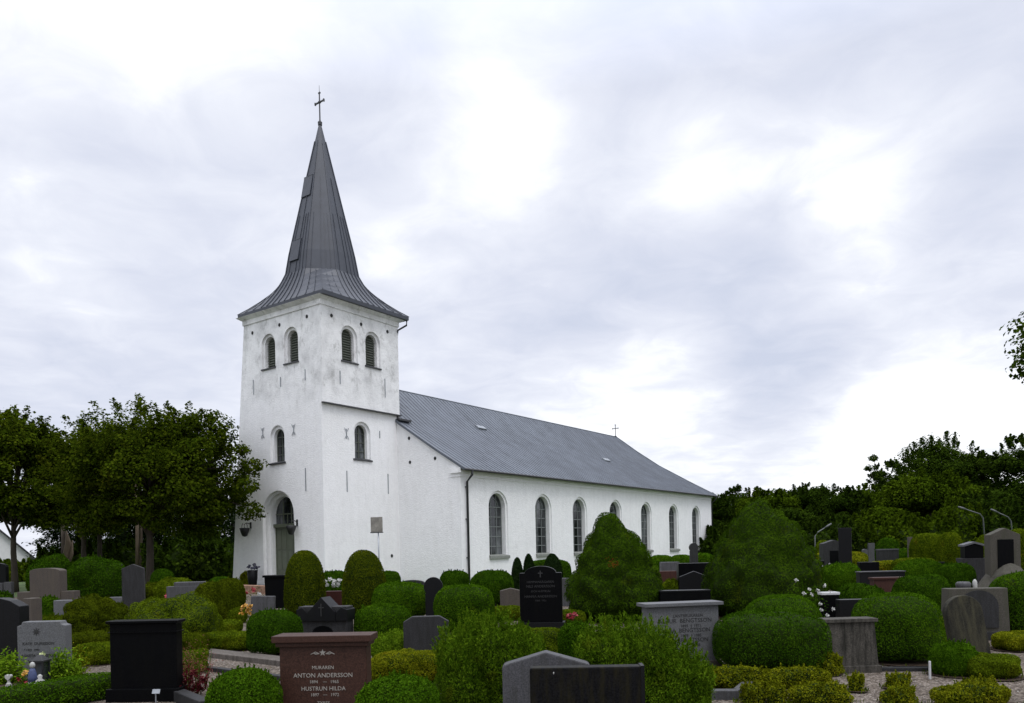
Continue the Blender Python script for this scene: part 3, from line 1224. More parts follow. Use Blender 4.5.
# cross on the spire
mb = MB()
z0 = 22.55
mb.lathe([(.10, -.15), (.11, 0), (.05, .06), (.04, .12)], (cxc, cyc, z0), 12)
mb.tube([(cxc, cyc, z0), (cxc, cyc, z0 + 1.45)], [.035, .03], 8)
mb.tube([(cxc, cyc, z0 + 1.45), (cxc, cyc, z0 + 1.80)], [.012, .008], 6)
mb.box((cxc, cyc, z0 + .98), (.06, .62, .06))
mb.lathe([(.02, -.05), (.07, -.03), (.07, .03), (.02, .05)], (cxc, cyc, z0 + .98), 10)
mb.box((cxc, cyc, z0 + 1.43), (.05, .13, .07))
for s in (-1, 1):
    mb.box((cxc, cyc + s * .31, z0 + .98), (.07, .05, .13))
mb.build('spire_cross', trimd, church)

# --- nave walls
prof_n = [(-Q - .34, 5.33), (-2.4, 6.46), (-.2, 7.86), (1.3, 9.05), (WL / 2, 10.29)]     # south slope of the roof, eave to ridge
ZW = 5.30
LN_ = WL + Q                          # north wall line
mb = MB()
wall_face(mb, [(RG, -.1), (R1, -.1), (R1, ZW), (RG, ZW)], win_r, south_n)
gp = [(-Q, -.1), (0.02, -.1), (0.02, 7.95), (-.2, 7.78), (-2.4, 6.39), (-Q, 5.45)]
wall_face(mb, gp[::-1], [], gable)
gpn = [(WL - y, z) for y, z in gp]
wall_face(mb, [(LN_, -.1), (5.0, -.1), (5.0, 8.2), (WL + .2, 7.78), (WL + 2.4, 6.39), (LN_, 5.45)], [], gable)
mb.add([(R1, -Q, -.1), (R1, LN_, -.1), (R1, LN_, ZW), (R1, -Q, ZW)], [(0, 1, 2, 3)])
mb.add([(RG, LN_, -.1), (R1, LN_, -.1), (R1, LN_, ZW), (RG, LN_, ZW)], [(0, 1, 2, 3)])
# eaves moulding: two white bands
for zz_, hh, pr in ((4.97, .05, .04), (5.14, .24, .10)):
    mb.box(((RG + R1) / 2, -Q - pr / 2 + .002, zz_ + hh / 2), (R1 - RG + 2 * pr, pr, hh))
    mb.box((R1 + pr / 2 - .002, (LN_ - Q) / 2, zz_ + hh / 2), (pr, LN_ + Q, hh))
    mb.box((RG - pr / 2, -Q + .25, zz_ + hh / 2), (pr, .62, hh))
mb.build('nave', 'plaster', church, fix=False)

# --- nave roof
mb = MB()
RW, RE = RG - .10, R1 + .34
RIDGE_E = 32.75
top_y = WL / 2
n_p = len(prof_n)


def hip_r(y, z):
    """east limit of the slope at height z"""
    t = (z - prof_n[0][1]) / (prof_n[-1][1] - prof_n[0][1])
    return RE + (RIDGE_E - RE) * t


for side in (0, 1):
    pr = [(y if side == 0 else WL - y, z) for y, z in prof_n]
    for j in range(n_p - 1):
        (ya, za), (yb_, zb_) = pr[j], pr[j + 1]
        mb.add([(RW, ya, za), (hip_r(ya, za), ya, za), (hip_r(yb_, zb_), yb_, zb_), (RW, yb_, zb_)], [(0, 1, 2, 3)])
    # verge
    mb.add([(RW, y, z) for y, z in pr] + [(RW, y, z - .10) for y, z in pr], [(i, i + 1, n_p + i + 1, n_p + i) for i in range(n_p - 1)])
    mb.add([(RW, y, z - .10) for y, z in pr] + [(RG + .02, y, z - .10) for y, z in pr], [(i, i + 1, n_p + i + 1, n_p + i) for i in range(n_p - 1)])
    mb.add([(RW, pr[0][0], pr[0][1]), (RE, pr[0][0], pr[0][1]), (RE, pr[0][0], pr[0][1] - .06), (RW, pr[0][0], pr[0][1] - .06)], [(0, 1, 2, 3)])
    s_ = .34 if side == 0 else -.34
    mb.add([(RW, pr[0][0], 5.33 - .06), (RE, pr[0][0], 5.33 - .06), (RE, pr[0][0] + s_, 5.33 - .04), (RW, pr[0][0] + s_, 5.33 - .04)], [(0, 1, 2, 3)])
for j in range(n_p - 1):
    (ya, za), (yb_, zb_) = prof_n[j], prof_n[j + 1]
    mb.add([(hip_r(ya, za), ya, za), (hip_r(ya, za), WL - ya, za), (hip_r(yb_, zb_), WL - yb_, zb_), (hip_r(yb_, zb_), yb_, zb_)], [(0, 1, 2, 3)])
r_ = RW + .03
while r_ < RE - .1:
    ln = []
    for y, z in prof_n:
        if hip_r(y, z) >= r_:
            ln.append((r_, y, z))
    if ln and len(ln) < n_p:
        j = len(ln)
        (ya, za), (yb_, zb_) = prof_n[j - 1], prof_n[j]
        ra, rb = hip_r(ya, za), hip_r(yb_, zb_)
        t = (ra - r_) / (ra - rb)
        ln.append((r_, ya + (yb_ - ya) * t, za + (zb_ - za) * t))
    if len(ln) > 1:
        strip(mb, ln, (0, -.6, .8), .06, .022)
    r_ += .335 + random.Random(int(r_ * 100)).uniform(-.012, .012)
for a_, b_ in (((RW, top_y, 10.30), (RIDGE_E, top_y, 10.30)),):
    mb.tube([a_, b_], .035, 6)
for f_ in (lambda y: y, lambda y: WL - y):
    mb.tube([(hip_r(y, z), f_(y), z + .02) for y, z in prof_n], .04, 6)
roof = mb.build('roof', roofm, church, fix=False)
for rr_, t_ in ((12.3, .70), (24.6, .50)):          # small roof lights
    y_ = prof_n[0][0] + (prof_n[-1][0] - prof_n[0][0]) * t_
    z_ = np.interp(y_, [p[0] for p in prof_n], [p[1] for p in prof_n])
    sl = MB()
    sl.box((0, 0, 0), (.75, .32, .10))
    so_ = sl.build('roof_light', greymetal, church, bevel=.01)
    so_.location = (rr_, y_, z_ + .05)
    so_.rotation_euler = (math.radians(36), 0, 0)
# roof flashing against the tower
mb = MB()
mb.box((RG + .40, -.10, 8.03), (.85, .25, .10))
fl = mb.build('flashing', trimd, church, bevel=.01)
# gutter and downpipes
mb = MB()
mb.tube([(RW, -Q - .40, 5.27), (RE + .05, -Q - .40, 5.27)], .055, 8)
mb.build('gutter', trimd, church, True)
mb = MB()
mb.tube([(RG + .42, -Q - .40, 5.25), (RG + .42, -Q - .38, 5.05), (RG + .40, -Q - .09, 4.75), (RG + .40, -Q - .09, .02)], .055, 8)
for z in (1.2, 3.0, 4.5):
    mb.box((RG + .40, -Q - .05, z), (.15, .10, .04))
mb.build('downpipe', trimd, church, True)
mb = MB()
mb.tube([(R1 + .10, -Q - .40, 5.25), (R1 + .10, -Q - .36, 5.05), (R1 + .07, -Q - .02, 4.75), (R1 + .07, -Q - .02, .02)], .055, 8)
mb.build('downpipe', trimd, church, True)
mb = MB()
ex = (WT + oh, -JUT - oh, 13.0)
mb.tube([(ex[0] + .02, ex[1] + .0, 13.0), (ex[0] + .10, ex[1] + .0, 12.95), (ex[0] + .10, ex[1] + .02, 12.72), (WT - .05, -JUT - .06, 12.42), (WT + .05, -JUT + .10, 12.2)], .045, 8)
mb.build('downpipe', trimd, church, True)
mb = MB()
x_, y_, z_ = RIDGE_E - .1, top_y, 10.3
mb.tube([(x_, y_, z_), (x_, y_, z_ + .95)], .03, 6)
mb.box((x_, y_, z_ + .66), (.05, .50, .05))
mb.box((x_ - .0, y_, z_ + .03), (.12, .12, .08))
for s in (-1, 1):
    mb.box((x_, y_ + s * .25, z_ + .66), (.06, .04, .1))
mb.box((x_, y_, z_ + .95), (.1, .06, .05))
mb.build('gable_cross', trimd, church)

# --- windows and door
def add_window(parent, cx, z0, z1, w, dep, mapper, rz_axis, kind='nave', curtain_z=None):
    o = arch(cx, z0, z1, w)
    g = MB()
    g.add([mapper(p[0], p[1], dep - .03) for p in o], [tuple(range(len(o)))])
    win = g.build('window', 'glass', parent, fix=False)
    f = MB()

    def bar(u0, za, u1, zb, t=.04, dp=.05):
        d0 = dep - .06
        du, dz = u1 - u0, zb - za
        ln = math.hypot(du, dz)
        nx, nz = -dz / ln * t / 2, du / ln * t / 2
        q = [(u0 - nx, za - nz), (u1 - nx, zb - nz), (u1 + nx, zb + nz), (u0 + nx, za + nz)]
        vs = [mapper(a, b, d0) for a, b in q] + [mapper(a, b, d0 + dp) for a, b in q]
        f.add(vs, [(0, 1, 2, 3), (4, 7, 6, 5), (0, 4, 5, 1), (1, 5, 6, 2), (2, 6, 7, 3), (3, 7, 4, 0)])
    n = len(o)
    for i in range(n):
        p, q = o[i], o[(i + 1) % n]
        bar(p[0], p[1], q[0], q[1], .09)
    zs = z1 - w / 2
    if kind == 'nave':
        for k in (-1, 1):
            bar(cx + k * w / 6, z0, cx + k * w / 6, zs + w * .42, .035)
        for k in range(1, 6):
            z = z0 + (zs - z0) * k / 5
            bar(cx - w / 2, z, cx + w / 2, z, .04)
        for i in range(8):
            a0, a1 = math.pi * i / 8, math.pi * (i + 1) / 8
            bar(cx + w * .3 * math.cos(a0), zs + w * .3 * math.sin(a0), cx + w * .3 * math.cos(a1), zs + w * .3 * math.sin(a1), .03)
    elif kind == 'small':
        bar(cx, z0, cx, z1, .04)
        for k in (1, 2, 3):
            z = z0 + (zs - z0) * k / 3
            bar(cx - w / 2, z, cx + w / 2, z, .03)
    f.build('window_frame', framem if kind == 'nave' else louvm, win, fix=False)
    return win


def add_sill(win, cx, z0, w, mapper, m, proud=.09, hgt=.12, dep=.36):
    s = MB()
    a = w / 2
    vs = [mapper(u, z, dd) for dd, zt in ((-proud, z0 + .0), (dep, z0 + .07)) for u, z in ((cx - a, z0 - hgt), (cx + a, z0 - hgt), (cx + a, zt), (cx - a, zt))]
    s.add(vs, [(0, 1, 2, 3), (4, 7, 6, 5), (0, 4, 5, 1), (1, 5, 6, 2), (2, 6, 7, 3), (3, 7, 4, 0)])
    s.build('sill', m, win, bevel=.006)


for c_ in WN:
    wn = add_window(church, c_, 1.22, 4.32, 1.36, .36, south_n, 0)
    add_sill(wn, c_, 1.235, 1.6, south_n, sillm, .10, .14, .2)
    cu = MB()                                      # pale blinds inside the lower panes
    o = arch(c_, 1.25, 2.9 if c_ < 20 else 3.6, 1.0)
wn = add_window(church, 3.08, 5.79, 7.39, .74, .32, west, 0, 'small')
add_sill(wn, 3.08, 5.80, 1.15, west, trimd, .06, .06, .12)
wn = add_window(church, 2.42, 5.87, 7.52, .78, .32, south_t, 0, 'small')
add_sill(wn, 2.42, 5.88, 1.2, south_t, trimd, .06, .06, .12)
for (cx_, z0_, z1_, mp_) in ((3.60, 10.28, 11.77, west), (1.97, 10.30, 11.80, west), (1.66, 10.30, 11.84, south_u), (3.14, 10.32, 11.87, south_u)):
    g = MB()
    o = arch(cx_, z0_, z1_, .74)
    g.add([mp_(p[0], p[1], .33) for p in o], [tuple(range(len(o)))])
    z = z0_ + .06
    while z < z1_ - .06:                           # louvre slats
        zs = z1_ - .37
        a = .36 if z < zs else math.sqrt(max(.001, .37 ** 2 - (z - zs) ** 2))
        vs = [mp_(u, zz, dd) for (zz, dd) in ((z, .24), (z + .02, .24), (z + .11, .325), (z + .09, .325)) for u in (cx_ - a, cx_ + a)]
        g.add(vs, [(0, 1, 3, 2), (2, 3, 5, 4), (4, 5, 7, 6), (6, 7, 1, 0)])
        z += .115
    lo = g.build('louvre', louvm, church, fix=False)
    add_sill(lo, cx_, z0_, 1.06, mp_, trimd, .06, .06, .12)
# the west door with fanlight
dm = empty('door', (0, 0, 0), 0, church)
dz_t = 2.92
g = MB()
D0 = .60
for sgn in (-1, 1):
    u0 = dcx + (0 if sgn > 0 else -.83)
    g2 = MB()
    vsx = lambda u, z, dd: west(u, z, dd)

    def pbox(g_, ua, ub, za, zb, da, db):
        vs = [west(u, z, dd) for dd in (da, db) for u, z in ((ua, za), (ub, za), (ub, zb), (ua, zb))]
        g_.add(vs, [(0, 1, 2, 3), (4, 7, 6, 5), (0, 4, 5, 1), (1, 5, 6, 2), (2, 6, 7, 3), (3, 7, 4, 0)])
    pbox(g2, u0 + .005, u0 + .825, .06, dz_t - .08, D0 - .05, D0)
    for za, zb in ((.12, .75), (.83, 1.7), (1.78, 2.74)):
        for ua, ub in ((.09, .40), (.46, .76)):
            pbox(g2, u0 + ua, u0 + ub, za, zb, D0 - .075, D0 - .045)
    g2.build('door_leaf', doorm, dm, bevel=.008)
g = MB()
pbox(g, dcx - .93, dcx + .93, dz_t - .10, dz_t + .06, D0 - .20, D0 - .02)
pbox(g, dcx - .88, dcx - .82, 0, dz_t, D0 - .09, D0 - .0)
pbox(g, dcx + .82, dcx + .88, 0, dz_t, D0 - .09, D0 - .0)
g.build('transom', doorm, dm, bevel=.01)
g = MB()
o = [(dcx - .87, dz_t + .02), (dcx + .87, dz_t + .02)] + [(dcx + .87 * math.cos(math.pi * i / 14), 4.26 - .87 + .87 * math.sin(math.pi * i / 14)) for i in range(15)]
g.add([west(p[0], p[1], D0 - .02) for p in o], [tuple(range(len(o)))])
g.build('fanlight', 'glass', dm, fix=False)
g = MB()
for u in (dcx - .29, dcx + .29):
    pbox(g, u - .02, u + .02, dz_t + .05, 4.05, D0 - .06, D0 - .025)
pbox(g, dcx - .85, dcx + .85, 3.42, 3.47, D0 - .06, D0 - .025)
pbox(g, dcx - .02, dcx + .02, dz_t + .05, 3.43, D0 - .062, D0 - .027)
g.build('fanlight_bars', doorm, dm)
g = MB()
pbox(g, dcx - .12, dcx - .08, 1.05, 1.2, D0 - .14, D0 - .05)
g.build('door_handle', trimd, dm)
g = MB()
pbox(g, dcx - 1.5, dcx + 1.5, -.02, .13, -.9, .61)
g.build('doorstep', 'gr_mid', church, bevel=.02)
# wall anchors and putlog holes: iron ties and dark discs that paint the shade inside the sockets
def anchor(mapper, u, z0, z1, w=.05):
    a = MB()
    vs = [mapper(x, z, dd) for dd in (-.03, .01) for x, z in ((u - w / 2, z0), (u + w / 2, z0), (u + w / 2, z1), (u - w / 2, z1))]
    a.add(vs, [(0, 1, 2, 3), (4, 7, 6, 5), (0, 4, 5, 1), (1, 5, 6, 2), (2, 6, 7, 3), (3, 7, 4, 0)])
    return a


for mp_, lst in ((west, [(1.14, 4.38, 5.42), (1.02, 9.35, 9.85), (2.75, 9.30, 9.75), (4.75, 9.2, 9.9)]), (south_t, [(1.40, 4.33, 5.30), (4.05, 4.36, 5.32), (3.55, 7.0, 7.35)]), (south_u, [(1.05, 9.2, 9.8), (3.9, 9.0, 9.9)])):
    for u, a_, b_ in lst:
        anchor(mp_, u, a_, b_, .035).build('wall_anchor', greymetal, church)
for mp_, lst in ((west, [(1.89, 7.22), (4.13, 7.30)]), (south_t, [(1.43, 7.0)])):
    for u, z in lst:                               # forked anchors
        a = anchor(mp_, u, z - .22, z + .22, .035)
        for s in (-1, 1):
            for zz_ in (-1, 1):
                vs = [mp_(u + s * .02, z + zz_ * .1, -.03), mp_(u + s * .06, z + zz_ * .1, -.03), mp_(u + s * .14, z + zz_ * .26, -.03), mp_(u + s * .10, z + zz_ * .26, -.03)]
                a.add(vs, [(0, 1, 2, 3)])
        a.build('wall_anchor', greymetal, church)
for mp_, lst in ((west, [(4.76, 12.14), (2.75, 12.16), (.83, 12.19)]), (south_u, [(.62, 12.2), (2.42, 12.2), (4.15, 12.22)]), (gable, [(-.8, 7.04), (-.83, 5.87), (-2.44, 5.93)]), (south_t, [(4.2, 1.35)])):
    for u, z in lst:
        a = MB()
        pts_ = [(u + .075 * math.cos(t * math.pi / 4), z + .085 * math.sin(t * math.pi / 4)) for t in range(8)]
        a.add([mp_(x, zz, -.02) for x, zz in pts_] + [mp_(x, zz, .02) for x, zz in pts_], [tuple(range(8))] + [(i, (i + 1) % 8, 8 + (i + 1) % 8, 8 + i) for i in range(8)])
        a.build('putlog_hole', hole_m, church)


def church_pt(r, l, z=0):
    return church.matrix_basis @ Vector((r, l, z))


# hanging baskets / lamps beside the door
for l_, lab in ((5.21, 'dark wall lantern on an iron bracket between the church door and the maple'), (1.80, 'dark wall lantern on an iron bracket between the church door and the sign')):
    p = church_pt(-.36, l_, 2.72)
    lamp = empty('wall_lantern', p, math.pi / 2 - YAW)
    tag(lamp, lab, 'lantern', 'lanterns beside the church door')
    MB().lathe([(.03, -.30), (.12, -.26), (.20, -.05), (.24, .10), (.22, .12)], (0, 0, 0), 14).build('lamp_body', blackmetal, lamp, True)
    mb = MB()
    mb.tube([(.36, 0, .30), (.12, 0, .36), (0, 0, .30), (0, 0, .12)], .022, 8)
    mb.box((.345, 0, .25), (.03, .10, .30))
    for s in (-1, 1):
        mb.tube([(0, s * .22, .1), (0, s * .20, .26), (0, s * .12, .34)], .016, 6)
    mb.build('bracket', blackmetal, lamp)


# ================================================================== TREES
tree('maple_tree', 'round dark green maple beside the church tower, its boughs reaching over the white wall', at_depth(150, 555, 35.5).x, 35.5, 8.1, 1.8, 4.4, 3.05, 'maple', 11, 105, .13, 82000,
     .18, 'maples along the churchyard edge', 4.95, 3.4, None, (.13, .25), True, .75, [(2.2, 0, 7.6), (3.0, 0, 7.3), (-1.6, 0, 7.3), (1.5, .5, 7.9), (4.3, 0, 6.3), (4.5, -.3, 4.6), (4.6, 0, 3.6), (2.9, .2, 7.9), (4.6, .2, 5.6)], .5, 0, 120, .24)
tree('maple_tree', 'tall dark maple over the white cottage, cut by the picture edge', at_depth(14, 558, 38).x, 38, 8.8, 1.9, 2.5, 3.4, 'maple', 12, 70, .14, 58000,
     .15, 'maples along the churchyard edge', 5.25, 2.6, None, (.16, .28), True, .75, [(-.5, 0, 8.4), (.9, 0, 7.6), (-1.7, 0, 8.6), (1.9, 0, 6.6)], .55, 0, 110, .24)
tree('maple_tree', 'dense dark maple between the cottage maple and the big maple, partly hidden by both', at_depth(84, 557, 46).x, 46, 7.8, 1.9, 3.4, 3.1, 'maple', 13, 56, .16, 42000,
     .16, 'maples along the churchyard edge', 5.2, 3, None, (.15, .26), True, .75, [(1.5, 0, 8.7), (.7, 0, 8.3)], .55, 0, 110, .22)
for i, (px, yt, dd, r0, lab) in enumerate([(150, 417, 52, 2.0, 'dark fir whose tip stands just above the middle of the big maple'), (122, 437, 56, 2.1, 'dark fir whose tip shows between the two maples, nearer the big one'),
                                           (92, 447, 60, 1.9, 'slim dark fir behind the gap between the maples'), (176, 455, 57, 2.2, 'dark fir hidden behind the big maple, boughs reaching low'),
                                           (212, 470, 58, 2.4, 'broad dark fir right against the church tower, behind the maple'), (232, 490, 66, 2.6, 'dark fir behind the tower corner, only its edge showing'),
                                           (60, 470, 62, 2.0, 'dark fir behind the pale broken trunk'), (195, 500, 49, 2.2, 'low bushy dark fir under the boughs of the big maple'), (130, 500, 64, 2.4, 'dark fir farthest back under the maple boughs')]):
    p = at_depth(px, yt, dd)
    conifer('fir_tree', lab, p.x, dd, p.z, r0 * 1.25, 'fir', 40 + i, 8000, .26, .12 if i in (7, 4, 5) else .2, 'dark firs behind the maples')
for i, (px, yt, dd, r0, m_, lab) in enumerate([(62, 505, 50, .14, bark, 'straight dark bare trunk behind the stepped grey grave'), (98, 500, 47, .13, bark, 'dark bare trunk behind the big round bush'), (135, 470, 45, .10, bark_pale, 'thin pale trunk beside the maple trunk'),
                                               (139, 480, 48, .09, bark_pale, 'thin pale trunk close behind its twin by the maple')]):
    p = at_depth(px, yt, dd)
    MB().tube([(0, 0, -.05), (.05, 0, p.z * .5), (0, 0, p.z)], [r0 * 1.2, r0, r0 * .6], 8)
    o = MB().tube([(0, 0, -.05), (.05, 0, p.z * .5), (0, 0, p.z)], [r0 * 1.2, r0, r0 * .6], 8).build('tree_trunk', m_, None, True, 0, (p.x, dd, 0))
    tag(o, lab, 'tree trunk', 'trunks under the trees')
# pale broken trunk with a twisted tear
p = at_depth(66, 560, 41)
mb = MB()
mb.tube([(0, 0, -.05), (.1, 0, .7), (-.05, 0, 1.5), (.15, 0, 2.3), (.05, 0, 3.0)], [.13, .11, .16, .17, .03], 9)
mb.tube([(.1, 0, 1.1), (.3, 0, 1.8), (.33, .05, 2.5)], [.06, .09, .03], 7)
tag(mb.build('tree_trunk', bark_pale, None, True, 0, (p.x, 41, 0)), 'pale torn tree trunk with stripped bark, standing behind the stepped grey grave', 'tree trunk')
# bare top of a dead tree
mb = MB()
r = random.Random(5)


def twig(mb, a, d, ln, rad, lev):
    b = a + d * ln
    mb.tube([a, (a + b) / 2 + Vector((r.uniform(-.05, .05), 0, .03)), b], [rad, rad * .8, rad * .5], 5, cap=False)
    if lev:
        for k in range(4):
            nd = (d + Vector((r.uniform(-.75, .75), r.uniform(-.4, .4), r.uniform(-.1, .5)))).normalized()
            twig(mb, a + d * ln * r.uniform(.5, 1), nd, ln * .62, rad * .55, lev - 1)


p = at_depth(80, 480, 50)
twig(mb, Vector((0, 0, 0)), Vector((0, 0, 1)), p.z - .5, .12, 0)
twig(mb, Vector((0, 0, p.z - 2.5)), Vector((-.1, 0, 1)).normalized(), 2.9, .05, 4)
tag(mb.build('bare_tree', bark_pale, None, True, 0, (p.x, 50, 0)), 'leafless grey tree whose thin twigs rise between the two maples', 'tree')

# the wood behind the churchyard
WOODS = [
    (716, 493, 26, 84, 'wood', 'small dark tree just past the far end of the nave'),
    (742, 486, 28, 88, 'wood', 'dark round tree behind the tip of the big cone bush'),
    (768, 488, 30, 82, 'wood_light', 'mid green tree directly behind the big cone bush'),
    (797, 486, 30, 90, 'wood', 'dark tree with a domed crown over the big cone bush shoulder'),
    (812, 482, 24, 95, 'wood', 'very dark tree with the highest dome left of the gap in the wood'),
    (838, 485, 28, 85, 'wood', 'dark broad tree above the bent lamp by the tall column'),
    (862, 483, 26, 88, 'wood_light', 'mid green tree below the ragged tall crown'),
    (884, 456, 16, 92, 'wood', 'ragged thin-topped tree with a crooked crown against the sky'),
    (912, 455, 26, 86, 'wood', 'dark tree on the flank of the biggest tree'),
    (942, 434, 44, 80, 'wood', 'biggest dark tree, the broad crown crest of the wood'),
    (930, 470, 48, 70, 'wood_light', 'wide lighter green tree standing in front of the biggest tree'),
    (975, 452, 26, 78, 'wood', 'dark tree between the biggest tree and the last one'),
    (1018, 434, 28, 74, 'wood', 'dark tall tree at the edge of the picture by the wood'),
    (985, 490, 34, 64, 'wood', 'dark low tree behind the two bent street lamps'),
    (880, 508, 34, 66, 'wood_light', 'low mid green tree behind the tall column of the graves'),
    (1040, 480, 36, 66, 'wood', 'dark leaning tree half outside the picture behind the niche grave'),
    (776, 510, 40, 74, 'wood', 'low dark tree hidden behind the big cone bush'),
    (838, 515, 36, 70, 'wood', 'low dark tree behind the grey niche tomb'),
]
for i, (px, yt, hw, dd, m_, lab) in enumerate(WOODS):
    p = at_depth(px, yt, dd)
    rx = hw * dd / F_PX * 1.12
    h = p.z
    rag = i == 7
    tops = [(-rx * .6, 0, h - .2), (rx * .5, 0, h - 1.0), (-rx * .9, 0, h - 1.4)] if rag else []
    tree('wood_tree', lab, p.x, dd, h - .1, h * .3, rx, h * .46, m_, 200 + i, 16 if rag else 38, .20, 9000 if rag else 32000, .22, 'trees of the wood behind the graves', h * .55, rx * .9, None,
         (.16, .26) if rag else (.22, .34), rag, .75, tops, .35 if not rag else .5, 0, 70 if not rag else 40, .11)
# undergrowth at the wood's foot
for i, (px0, px1, yt, yb, dd, m_, lab) in enumerate([(700, 790, 528, 552, 60, 'wood', 'dark undergrowth at the foot of the wood beyond the nave'), (800, 870, 522, 552, 62, 'wood', 'dark undergrowth behind the tall column'),
                                                     (862, 930, 520, 550, 60, 'wood_light', 'leafy undergrowth behind the clipped bullet bushes'), (925, 985, 505, 548, 58, 'wood_light', 'tall leafy undergrowth below the first bent lamp'),
                                                     (980, 1050, 505, 548, 56, 'wood', 'dark undergrowth behind the niche grave'), (155, 235, 535, 580, 47, 'wood', 'dark undergrowth between the maple trunk and the tower'),
                                                     (50, 150, 545, 580, 50, 'wood', 'dark undergrowth behind the round bushes under the maples'), (-30, 45, 566, 580, 56, 'wood_light', 'leafy undergrowth in front of the white cottage')]):
    bush('undergrowth', lab, 'shrub', px0, px1, yt, yb, m_, 2.2, .4, 2.5, dd, [(-.6, 0, .5, .8), (0, .1, .55, 1), (.6, 0, .5, .85)], .10, 3, .25, .75, 2.0, .9, .9, 25, .8)
# tree beside the path whose boughs reach into the picture
p = at_depth(1135, 355, 24)
tree('roadside_tree', 'tree outside the picture edge, only the leafy tip of a bough showing against the sky', p.x, 24, p.z + 3.2, 3.5, 3.1, 1.55, 'wood', 77, 26, .13, 12000, .2, None, p.z, 3.0, None, (.24, .36), True, .75,
     [(-3.05, 0, p.z + 1.05), (-3.25, 0, p.z - .15), (-3.1, 0, p.z - .55), (-2.95, 0, p.z + .45)])
# white cottage
p = at_depth(0, 558, 62)
cot = empty('cottage', (p.x - 1.6, 62, 0), math.radians(42))
tag(cot, 'white cottage gable with a steep roof behind the maple trunk', 'house')
mb = MB()
mb.add([(-3.4, 0, -.1), (3.4, 0, -.1), (3.4, 0, 1.9), (0, 0, 5.2), (-3.4, 0, 1.9), (-3.4, 9, -.1), (3.4, 9, -.1), (3.4, 9, 1.9), (0, 9, 5.2), (-3.4, 9, 1.9)],
       [(0, 1, 2, 3, 4), (9, 8, 7, 6, 5), (1, 6, 7, 2), (5, 0, 4, 9)])
mb.build('wall', white_wall, cot)
mb = MB()
for s in (-1, 1):
    mb.add([(0, -.3, 5.3), (s * 3.8, -.3, 1.6), (s * 3.8, 9.3, 1.6), (0, 9.3, 5.3), (0, -.3, 5.15), (s * 3.8, -.3, 1.45), (s * 3.8, 9.3, 1.45), (0, 9.3, 5.15)],
           [(0, 1, 2, 3), (7, 6, 5, 4), (0, 4, 5, 1), (1, 5, 6, 2), (2, 6, 7, 3)])
mb.build('roof', trimd, cot)

# ================================================================== CLIPPED BUSHES
G1 = 'clipped bushes between the graves'
bush('bush', 'clipped round bush between the red granite gravestone and the big black headstone', 'bush', 205, 278, 670, 735, 'box', 2.5, .5, group=G1, cover=4, amp=.025)
bush('bush', 'clipped round bush overlapping the foot of the red granite gravestone', 'bush', 353, 438, 677, 745, 'box', 2.5, .5, group=G1, cover=4, amp=.025)
bush('bush', 'clipped dark green ball behind the cap of the red granite gravestone, on the kerbed plot', 'bush', 247, 299, 610, 655, 'yew', 2.7, .5, group=G1)
KNOB[:] = [.22, 50, 22.0]
bush('spreading_bush', 'wide low mounded bush behind the big black headstone', 'bush', 118, 218, 596, 648, 'moss', 2.4, .35, .7, None, [(-.42, .25, .56, .92), (.30, 0, .68, .98), (.05, -.35, .62, .78)], .05, 5)
bush('bush', 'dark lumpy rounded bush between the star headstone and the grey stele', 'bush', 65, 122, 597, 642, 'olive', 2.5, .45, None, None, [(-.25, 0, .74, 1), (.45, .1, .55, .93)], .05, 5, group=G1)
KNOB[0] = 0
bush('bush', 'tall loose round bush behind the dark lumpy bush, under the pale thin trunks', 'bush', 70, 121, 558, 606, 'yew', 2.5, .5, amp=.05, freq=5, spread=.9, shoots=40, shoot_len=.18, group=G1)
bush('bush', 'dark loose bush behind the stepped grey grave', 'bush', 30, 74, 556, 598, 'yew', 2.3, .5, amp=.06, freq=5, spread=.9, shoots=30, shoot_len=.2, group=G1)
bush('bush', 'small clipped bush between the brown pillar stone and the pale square stone', 'bush', 37, 58, 597, 622, 'box', 2.6, .5, group=G1)
bush('bush', 'yellow-green low bush at the top of the light grey star headstone', 'bush', 38, 64, 616, 636, 'moss', 2.6, .5, group=G1)
bush('bush', 'small yellow-green bush in front of the cottage at the picture edge', 'bush', -12, 12, 570, 588, 'moss', 2.3, .5, group=G1)
bush('bush', 'low dark bush below the small pale stones at the picture edge', 'bush', -10, 10, 592, 606, 'yew', 2.3, .5, group=G1)
bush('bush', 'olive low bush behind the wide mounded bush, beside the stele', 'bush', 141, 172, 583, 602, 'olive', 2.4, .5, group=G1)
bush('bush', 'bright flat-domed bush behind the grey desk-shaped gravestone', 'bush', 155, 194, 578, 602, 'moss', 2.3, .4, group=G1)
bush('bush', 'small dark bush under the maple behind the bright domed bush', 'bush', 151, 173, 569, 594, 'yew', 2.4, .5, group=G1)
bush('bush', 'dark olive two-lobed bush in front of the tower corner', 'bush', 194, 243, 579, 623, 'olive', 2.7, .5, None, None, [(-.35, 0, .63, .93), (.38, .05, .62, 1)], .04, 5, group=G1)
bush('bush', 'small green bush under the tower corner behind the two-lobed bush', 'bush', 208, 232, 577, 596, 'yew', 2.5, .5, group=G1)
G2 = 'low box hedges edging the plots'
bush('low_hedge', 'low clipped hedge beside the light path below the two-lobed bush', 'hedge', 216, 238, 620, 634, 'moss', 3.5, .5, .35, group=G2)
bush('low_hedge', 'yellowish bush beside the orange flowers in front of the tower', 'hedge', 223, 245, 606, 623, 'moss', 2.5, .5, group=G2)
bush('low_hedge', 'olive and gold hedge below the wide mounded bush beside the kerb', 'hedge', 196, 252, 632, 650, 'moss', 4, .5, .3, group=G2, amp=.06, freq=6)
